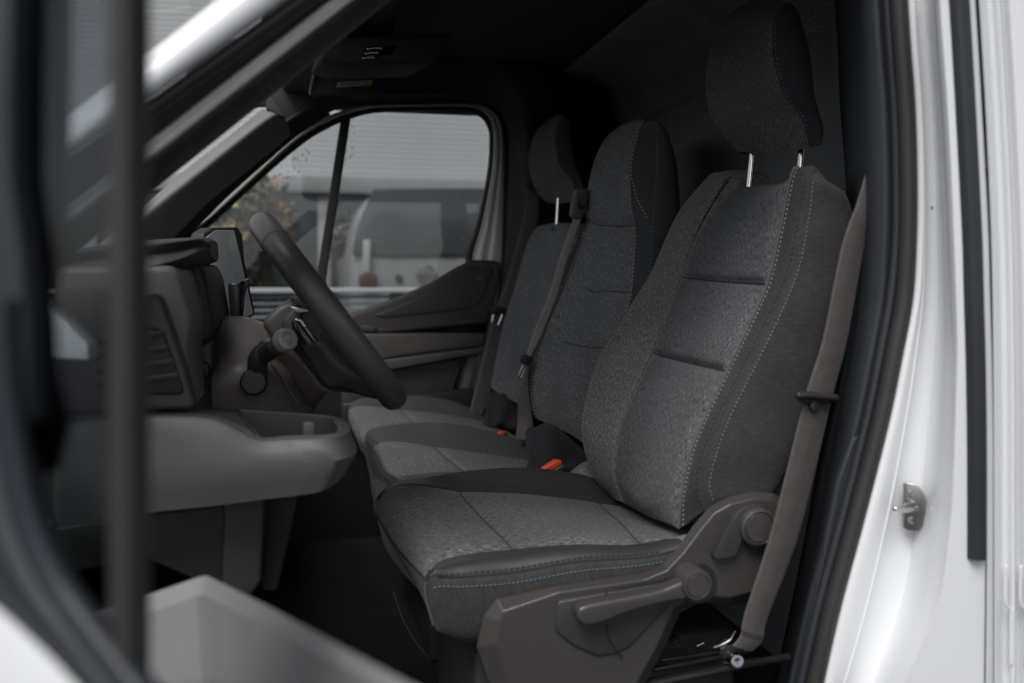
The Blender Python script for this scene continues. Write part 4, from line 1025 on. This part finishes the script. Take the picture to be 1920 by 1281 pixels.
# ---------- middle seat
mid = thing('middle_seat', 'middle seat with tall integrated headrest beside the driver seat', 'seat')
def middle_seat():
    v3 = Vector
    Y0, Y1 = 2.28, 1.93
    A = [(1000, 782), (991, 745), (991, 695), (1010, 620), (1042, 540), (1075, 465), (1098, 415), (1104, 365), (1121, 296), (1143, 258)]
    B = [(1035, 798), (1028, 765), (1030, 710), (1055, 640), (1078, 588), (1100, 540), (1118, 425), (1124, 370), (1138, 300), (1160, 246)]
    Mm = [(1070, 815), (1062, 780), (1066, 725), (1100, 650), (1120, 598), (1136, 545), (1152, 428), (1156, 375), (1166, 300), (1182, 236)]
    Cc = [(1105, 838), (1100, 800), (1110, 740), (1150, 650), (1168, 590), (1180, 546), (1188, 428), (1184, 372), (1184, 300), (1203, 234)]
    Dd = [(1140, 850), (1140, 800), (1155, 740), (1190, 650), (1208, 590), (1218, 520), (1225, 428), (1228, 372), (1232, 300), (1232, 234)]
    Ee = [(1190, 850), (1195, 800), (1210, 740), (1240, 650), (1255, 590), (1262, 520), (1268, 428), (1268, 372), (1264, 305), (1254, 256)]
    A, B, Mm, Cc, Dd, Ee = L(A, Y0), L(B, 2.20), L(Mm, 2.10), L(Cc, 1.99), L(Dd, 1.93), L(Ee, 1.93)
    def exr(r, q=1):
        a = r[-1]; return r+[a+v3((.02*q, (2.1-a.y)*.04, .003)), a+v3((.06*q, (2.1-a.y)*.12, .001)), a+v3((.09*q, (2.1-a.y)*.3, -.01))]
    def exs(r):
        a = r[-1]; return r+[a+v3((.004, (2.1-a.y)*.12, .006)), a+v3((.008, (2.1-a.y)*.25, .004)), a+v3((.01, (2.1-a.y)*.35, -.02))]
    A2 = [p+v3((.04, .03, 0)) for p in A]; A3 = [p+v3((.12, .02, 0)) for p in A]; E2 = [p+v3((.02, .06, 0)) for p in Ee]
    rails = [exr(A), exr(B), exr(Mm), exr(Cc, .6), exr(Dd, .3), exs(Ee), exs(E2), exs(A3), exs(A2)]
    SV = 12.0
    def disp(u, v):
        st = v*SV; d = 0
        if 1 < u < 3:
            wv = min(1, min(u-1, 3-u)/.15)
            d -= .006*(gauss(st-5, .12)+gauss(st-3, .12))*wv
        if u < 3.05: d -= .006*gauss(st-6.05, .10)*min(1, (3.1-u)/.2)
        if st < 6: d -= .003*gauss(u-1, .06)
        if st > 6 and u < 3.1: d += .006*min(1, (st-6)/.4)
        d -= .005*gauss(u-3, .07)
        return d
    g = loft('backrest', rails, [m_mid, m_side2, m_darkcloth], mid, nu=14, nv=180, slots=[1, 0, 0, 1, 1, 2, 2, 2, 1], closed=True, caps=True, disp=disp, ref=(0, 3), ang=60)
    for p in g.o.data.polygons:
        j = p.index//g.cols; i = p.index % g.cols
        if j < g.nv-1 and (5 <= i < 14 or (j/(g.nv-1) > 6.05/SV and (i < 14 or i >= 8*14))): p.material_index = 0
    for st in (5, 3): tube('panel_seam', g.row(st/SV, 1.0, 2.95, .0005, 30), .0012, m_darkcloth, g.o, 6)
    tube('panel_seam', g.row(6.05/SV, .6, 3.05, .0005, 30), .0012, m_darkcloth, g.o, 6)
    stitches('white_stitching', g.curve(lambda v: 3.12, .10, .49, .001, 160), m_stitchw2, g.o, .005, .004, .0012)
    stitches('white_stitching', g.curve(lambda v: 3.10+(.62*max(0, 1-(v-.52)*9)**1.5 if v < .64 else 0), .525, .80, .001, 160), m_stitchw2, g.o, .005, .004, .0012)
    stitches('teal_stitching', g.curve(4.0, .35, .75, .001, 160), m_stitcht, g.o, .005, .004, .0010)
    stitches('far_stitching', g.curve(.30, .02, .48, .001, 160), m_stitchw2, g.o, .005, .004, .0012)
    # belt outlet beside the head section
    # padded lower block behind the cushion
    lo = [L([(985, 812), (1000, 800), (1030, 796), (1100, 838), (1120, 850)], 2.16), L([(990, 850), (1010, 835), (1045, 828), (1095, 850), (1115, 870)], 2.06), L([(1000, 885), (1030, 880), (1060, 880), (1095, 885), (1110, 895)], 2.02)]
    loft('backrest_foot', lo, m_darkcloth, mid, nu=6, nv=30, solid=.04, disp=lambda u, v: .004*math.sin(v*14+u*2))
    # cushion
    a_ = L([(700, 900, 2.30), (684, 826, 2.33), (706, 802, 2.33), (800, 792, 2.33), (880, 799, 2.33), (950, 818, 2.33), (1010, 838, 2.30)])
    b_ = L([(720, 905, 2.24), (702, 846, 2.26), (722, 824, 2.25), (816, 834, 2.24), (885, 844, 2.23), (965, 856, 2.22), (1030, 868, 2.2)])
    m_ = L([(742, 935, 2.08), (722, 884, 2.08), (752, 866, 2.08), (840, 858, 2.08), (925, 868, 2.08), (1000, 878, 2.08), (1060, 888, 2.08)])
    c_ = L([(768, 965, 1.92), (748, 903, 1.93), (775, 890, 1.93), (870, 884, 1.93), (960, 890, 1.93), (1040, 900, 1.93), (1090, 905, 1.93)])
    d_ = [p+v3((.01, -.05, -.02)) for p in c_]; e_ = [p+v3((.03, -.05, -.16)) for p in c_]
    h_ = [p+v3((.03, .0, -.18)) for p in a_]; h2 = [p+v3((.01, .02, -.06)) for p in a_]
    def dc(u, v):
        vt = v*6; d = 0
        if 1 < u < 3: d -= .006*gauss(vt-3, .06)*min(1, (u-1)/.1)
        if vt > 1.3: d -= .006*gauss(u-1, .07)
        if 1 < u < 3: d -= .003*gauss(vt-1, .07)
        return d
    gc = loft('cushion', [a_, b_, m_, c_, d_, e_, h_, h2], [m_mid_c, m_side2, m_darkcloth], mid, nu=14, nv=110, slots=[1, 0, 0, 1, 1, 2, 2, 1], closed=True, caps=True, disp=dc, ref=(0, 4), ang=60)
    for p in gc.o.data.polygons:
        if p.index < (gc.nv-1)*gc.cols and (p.index//gc.cols)/(gc.nv-1)*6 < 1.0: p.material_index = 2
    tube('piping', gc.row(1/6, 1.0, 3.0, .0008, 40), .0013, m_side2, gc.o, 8)
    tube('panel_seam', gc.row(3/6, 1.0, 3.0, .0004, 40), .0011, m_darkcloth, gc.o, 6)
    tube('panel_seam', gc.curve(1.0, 1.3/6, 5.6/6, .0003, 60), .0011, m_darkcloth, gc.o, 6)
    prism('buckle', L([(930, 817), (939, 809), (948, 809), (947, 813), (938, 819)], 2.34), v3((0, .02, 0)), m_orange, mid, .002, 2)
    prism('buckle_body', L([(936, 821), (949, 811), (953, 815), (947, 824)], 2.335), v3((0, .03, 0)), m_cover, mid, .002, 2)
    box('seat_base', (.25, 1.95, .60), (.8, 2.75, .95), m_dark, mid, .01)
m_mid = fabric('cloth_mid', (.165, .165, .165), 1.05, 420, 100)
m_mid_c = fabric('cloth_mid_cushion', (.13, .13, .13), 1.05, 420, 100)
m_side2 = fabric('side_cloth_far', (.072, .071, .071), .6, 300, 300)
m_stitchw2 = plastic('pale_thread', (.55, .55, .53), .8, 0)
middle_seat()

# ---------- passenger seat
pas = thing('passenger_seat', 'farthest seat by the passenger door with separate headrest', 'seat')
def passenger_seat():
    v3 = Vector
    A = [(920, 725), (926, 690), (945, 600), (963, 545), (978, 490), (990, 452), (1003, 430)]
    B = [(940, 740), (946, 700), (964, 608), (985, 530), (995, 490), (1005, 455), (1018, 426)]
    Mm = [(962, 752), (966, 712), (983, 616), (1008, 530), (1020, 490), (1028, 455), (1036, 424)]
    Cc = [(985, 765), (990, 722), (1004, 624), (1032, 534), (1044, 490), (1052, 455), (1058, 426)]
    Dd = [(1010, 775), (1018, 735), (1035, 630), (1062, 540), (1075, 490), (1080, 455), (1082, 430)]
    Ee = [(1050, 780), (1058, 735), (1075, 630), (1095, 540), (1108, 490), (1112, 455), (1112, 435)]
    A, B, Mm, Cc, Dd, Ee = L(A, 2.76), L(B, 2.69), L(Mm, 2.60), L(Cc, 2.47), L(Dd, 2.36), L(Ee, 2.35)
    def exr(r):
        a = r[-1]; return r+[a+v3((.02, 0, .010)), a+v3((.06, 0, .006)), a+v3((.09, 0, -.02))]
    def exs(r):
        a = r[-1]; return r+[a+v3((.004, (2.6-a.y)*.1, .004)), a+v3((.008, (2.6-a.y)*.2, .002)), a+v3((.01, (2.6-a.y)*.3, -.02))]
    rails = [exr(A), exr(B), exr(Mm), exr(Cc), exr(Dd), exs(Ee), exs([p+v3((.1, .03, 0)) for p in A]), exs([p+v3((.04, .03, 0)) for p in A])]
    def disp(u, v):
        st = v*9; d = 0
        if 1 < u < 3.3: d -= .007*(gauss(st-3, .1)+gauss(st-2, .1))*min(1, (u-1)/.15)
        d -= .003*gauss(u-1, .08)
        return d
    g = loft('backrest', rails, [m_pas, m_side2, m_darkcloth], pas, nu=12, nv=140, slots=[0, 0, 0, 0, 1, 2, 2, 0], closed=True, caps=True, disp=disp, ref=(0, 3), ang=60)
    hA = L([(1022, 377), (1004, 353), (991, 305), (1002, 255), (1022, 230), (1035, 222)], 2.66)
    hM = L([(1044, 382), (1026, 352), (1015, 305), (1018, 255), (1032, 230), (1044, 220)], 2.60)
    hS = L([(1078, 376), (1072, 342), (1048, 310), (1039, 265), (1043, 232), (1052, 219)], 2.50)
    hE = L([(1092, 362), (1093, 344), (1078, 300), (1072, 262), (1068, 235), (1064, 222)], 2.46)
    hF = [v3((p.x+.01, 2.56, p.z)) for p in hE]; hG = [v3((p.x-.01, 2.65, p.z)) for p in hE]
    headrest(pas, [hA, hM, hS, hE, hF, hG], 2.0, [m_hr2, m_darkcloth], [0, 0, 1, 1, 1, 0], None,
             [(W(1047, 372, 2.58), W(1043, 438, 2.58))])
    disc('post_guide', W(1043, 428, 2.58), v3((.3, 0, 1)), .014, .01, m_black, pas)
    lo = [L([(908, 745), (925, 735), (950, 742), (985, 762)], 2.66), L([(912, 770), (935, 760), (960, 765), (990, 778)], 2.6), L([(915, 800), (935, 798), (960, 800), (990, 810)], 2.56)]
    loft('backrest_foot', lo, m_darkcloth, pas, nu=6, nv=30, solid=.04, disp=lambda u, v: .004*math.sin(v*12+u*2))
    a_ = L([(690, 810, 2.84), (668, 758, 2.86), (700, 745, 2.86), (760, 742, 2.86), (810, 745, 2.86), (860, 756, 2.86), (915, 785, 2.84)])
    b_ = L([(672, 832, 2.76), (653, 777, 2.77), (672, 758, 2.77), (754, 765, 2.76), (820, 772, 2.75), (880, 782, 2.74), (925, 795, 2.72)])
    m_ = L([(690, 860, 2.58), (668, 812, 2.58), (694, 792, 2.58), (775, 786, 2.58), (850, 790, 2.58), (905, 798, 2.58), (950, 808, 2.58)])
    c_ = L([(710, 880, 2.40), (690, 835, 2.40), (716, 815, 2.40), (795, 808, 2.40), (870, 812, 2.40), (930, 818, 2.40), (975, 826, 2.40)])
    d_ = [p+v3((.01, -.04, -.03)) for p in c_]; e_ = [p+v3((.03, -.04, -.16)) for p in c_]
    h_ = [p+v3((.03, -.03, -.18)) for p in a_]; h2 = [p+v3((.01, .0, -.06)) for p in a_]
    def dc(u, v):
        vt = v*6; d = 0
        if 1 < u < 3: d -= .007*gauss(vt-3, .07)*min(1, (u-1)/.1)
        if vt > 1.3: d -= .007*gauss(u-1, .09)
        return d
    gc = loft('cushion', [a_, b_, m_, c_, d_, e_, h_, h2], [m_mid_c, m_side2, m_darkcloth], pas, nu=12, nv=100, slots=[1, 0, 0, 1, 1, 2, 2, 1], closed=True, caps=True, disp=dc, ref=(0, 4), ang=60)
m_pas = fabric('cloth_passenger', (.16, .162, .167), .95, 400, 90)
m_hr2 = fabric('headrest_cloth_far', (.12, .118, .12), .4, 400, 500)
passenger_seat()

# =================================================================== SEAT BELTS
def belts():
    v3 = Vector
    b = thing('seat_belt', 'brown belt hanging beside driver seat down to floor anchor', 'seat belt')
    lf = [(1635, 230), (1628, 300), (1606, 380), (1578, 464), (1543, 640), (1510, 748), (1447, 994), (1396, 1150), (1388, 1190), (1372, 1212)]
    rt = [(1668, 230), (1664, 300), (1646, 385), (1619, 472), (1588, 648), (1560, 756), (1499, 1000), (1438, 1158), (1428, 1200), (1408, 1222)]
    g = loft('webbing', [L(lf, 1.085), [p+v3((0, -.002, 0)) for p in L([((a[0]+c[0])/2, (a[1]+c[1])/2) for a, c in zip(lf, rt)], 1.085)], L(rt, 1.088)], m_belt, b, nu=4, nv=90, solid=.0015,
             disp=lambda u, v: .002*math.sin(v*9))
    # sewn end patch
    V, F = [], []
    for k in range(9):
        u = .12+.22*k
        q = g.curve(u, .845, .885, .0012, 12); q = [p+v3((.0006*(-1)**i, 0, 0)) for i, p in enumerate(q)]
        tubedata(q, .0005, 5, V, F)
    fromdata('belt_stitching', V, F, m_stitchk, b)
    # stop button + guide loop
    cl = L([(1498, 742), (1530, 738), (1566, 742), (1570, 748), (1560, 756), (1530, 752), (1500, 752)], 1.075)
    tube('belt_guide', L([(1497, 742), (1515, 741), (1540, 743), (1566, 746)], 1.076), .0052, m_black, b, 12, 16, rounded=True)
    tube('belt_guide', L([(1497, 744), (1508, 751), (1540, 752), (1566, 748)], 1.083), .004, m_black, b, 12, 16, rounded=True)
    disc('stop_button', W(1528, 763, 1.079), v3((0, -1, 0)), .0075, .004, m_black, b, prof=[(0, 0), (.002, 0), (.0025, .0015), (.005, .0015), (.0065, .0005), (.0068, -.004)])
    # anchor
    prism('anchor_plate', L([(1366, 1208), (1395, 1214), (1398, 1228), (1388, 1244), (1368, 1246), (1352, 1232), (1350, 1216)], 1.10), v3((0, .006, 0)), m_gloss2, b, .002, 2)
    disc('anchor_bolt', W(1381, 1240, 1.088), v3((-.1, -1, .25)), .012, .01, m_chr_d, b, prof=[(0, .003), (.005, .0045), (.0085, .004), (.0105, .001), (.0112, -.004), (.0115, -.02)])
    tube('anchor_wire', L([(1375, 1190), (1369, 1200), (1352, 1210), (1338, 1214)], 1.10), .0018, m_steel, b, 8, 14)
    # passenger belt
    p = thing('seat_belt', 'brown belt hanging between passenger door and farthest seat', 'seat belt')
    lf = [(985, 352), (983, 400), (965, 470), (945, 540), (925, 590), (905, 670), (888, 740), (880, 775)]
    rt = [(1012, 365), (1008, 420), (990, 490), (965, 560), (950, 600), (935, 680), (918, 750), (905, 782)]
    g = loft('webbing', [L(lf, 2.80), L(rt, 2.80)], m_beltfar, p, nu=5, nv=60, solid=.0015)
    prism('tongue_grip', L([(918, 577), (925, 573), (952, 578), (955, 584), (948, 590), (920, 588)], 2.775), v3((0, .02, 0)), m_black, p, .003, 2)
    V, F = [], []
    tubedata(resamp(L([(925, 590), (923, 606), (927, 611), (934, 609), (942, 590)], 2.78), 20), .0036, 8, V, F)
    fromdata('tongue', V, F, m_chrome, p)
    # middle belt
    q = thing('seat_belt', 'pale grey belt crossing in front of middle backrest', 'seat belt')
    lf = [(1079, 400), (1070, 425), (1052, 475), (1030, 550), (1000, 625), (988, 662), (984, 672)]
    rt = [(1091, 398), (1086, 425), (1066, 480), (1045, 555), (1015, 630), (996, 668), (990, 676)]
    loft('webbing', [L(lf, 2.25), L(rt, 2.25)], m_beltgrey, q, nu=4, nv=60, solid=.0015)
    lf = [(984, 678), (977, 720), (970, 750), (969, 790), (967, 824)]; rt = [(993, 680), (990, 720), (988, 750), (998, 790), (1000, 828)]
    loft('lap_webbing', [L(lf, 2.27), L(rt, 2.25)], m_beltfar, q, nu=4, nv=40, solid=.0015, disp=lambda u, v: .006*math.sin(v*7))
    plate('belt_outlet', [(1082, 355), (1090, 352), (1102, 354), (1102, 375), (1094, 408), (1080, 412), (1072, 405), (1074, 385)], 2.24, .03, plastic('outlet_grey', (.09, .09, .09), .5, .2), q, .004)
    tube('outlet_slot', L([(1084, 374), (1084, 386), (1090, 390), (1098, 386), (1099, 374)], 2.235), .0035, m_black, q, 8, 16)
    prism('tongue_grip', L([(978, 668), (984, 664), (999, 670), (998, 680), (990, 686), (977, 680)], 2.235), v3((0, .015, 0)), m_black, q, .002, 2)
    tube('tongue', L([(981, 685), (975, 698), (972, 707), (977, 708), (984, 690)], 2.235), .0022, m_steel, q, 8, 20)
m_chr_d = metal('dark_chrome', (.35, .35, .37), .12)
belts()

# =================================================================== OVERHEAD
def overhead():
    v = thing('sun_visor', 'dark folded sun visor with white and yellow warning label', 'sun visor')
    Y = 2.35
    prism('visor_panel', [W(592, 128, Y), W(600, 122, Y), W(770, 116, Y), (W(768, 122, Y)), W(722, 172, Y), W(712, 178, Y), W(590, 180, Y), W(584, 170, Y)], Vector((-.01, .02, 0)), m_vis, v, .006)
    def lab(a, b, c_, d, mat, nm):
        prism(nm, [W(*a, Y-.003), W(*b, Y-.003), W(*c_, Y-.003), W(*d, Y-.003)], Vector((0, .002, 0)), mat, v, 0)
    mw = plastic('label_white', (.40, .40, .40), .6, 0); my = plastic('label_yellow', (.42, .28, .06), .6, 0)
    lab((634, 154), (684, 151), (680, 161), (630, 164), mw, 'warning_label'); lab((685, 151), (700, 150), (696, 160), (681, 161), my, 'warning_label')
    V, F = [], []
    for r_ in range(3):
        for k in range(9):
            x = 639+k*4.4-r_*1; y = 154.5+r_*2.8-k*.25
            p = [W(x, y, Y-.0045), W(x+2.9, y-.2, Y-.0045), W(x+2.7, y+1, Y-.0045), W(x-.2, y+1.2, Y-.0045)]; i = len(V)
            V.extend(p); F.append((i, i+1, i+2, i+3))
    o = fromdata('label_print', V, F, m_dark, v); md = o.modifiers.new('s', 'SOLIDIFY'); md.thickness = .0005
    tube('visor_arm', L([(592, 134), (585, 160), (582, 178)], Y-.01), .004, m_vis2, v, 8, 10)
    c = thing('overhead_console', 'dark roof console with small chrome reading lights', 'console')
    Yc = 2.0
    prism('console_body', [W(612, 70, Yc), W(850, 62, Yc), W(835, 100, Yc), W(800, 118, Yc), (W(640, 122, Yc)), W(600, 110, Yc)], Vector((-.02, .25, .02)), m_vis, c, .01)
    prism('light_panel', [W(686, 88, Yc-.002), W(746, 85, Yc-.002), W(730, 108, Yc-.002), W(676, 113, Yc-.002)], Vector((0, .01, 0)), m_gloss, c, .003)
    for k in range(3):
        y = 91+k*8.5; x = 690-k*4
        tube('reading_light', L([(x, y+1), (x+10, y-1), (x+26-k*3, y-1)], Yc-.006), .0042, m_chr_d, c, 10, 10, rounded=True)
    g = thing('grab_handle', 'black grab handle above passenger window', 'handle')
    tube('handle_bar', L([(700, 168), (725, 176), (790, 176), (835, 176), (850, 165)], 2.82), .010, m_liner, g, 10, 24)
m_vis = plastic('visor_black', (.02, .02, .021), .75, .2); m_vis2 = plastic('visor_edge', (.06, .06, .06), .5, .1)
overhead()
# floor mat edge
mat_ = thing('floor_mat', 'black floor mat with thin pale edge in the footwell', 'floor mat')
box('mat_sheet', (-1.0, 1.15, .603), (.20, 1.9, .612), m_floor, mat_, .003)
tube('mat_edge', [WZ(738, 1110, .80), WZ(760, 1170, .75), WZ(800, 1228, .70), WZ(840, 1250, .66), WZ(860, 1290, .63)], .0014, plastic('mat_edge', (.07, .07, .07), .5, 0), mat_, 8, 30)
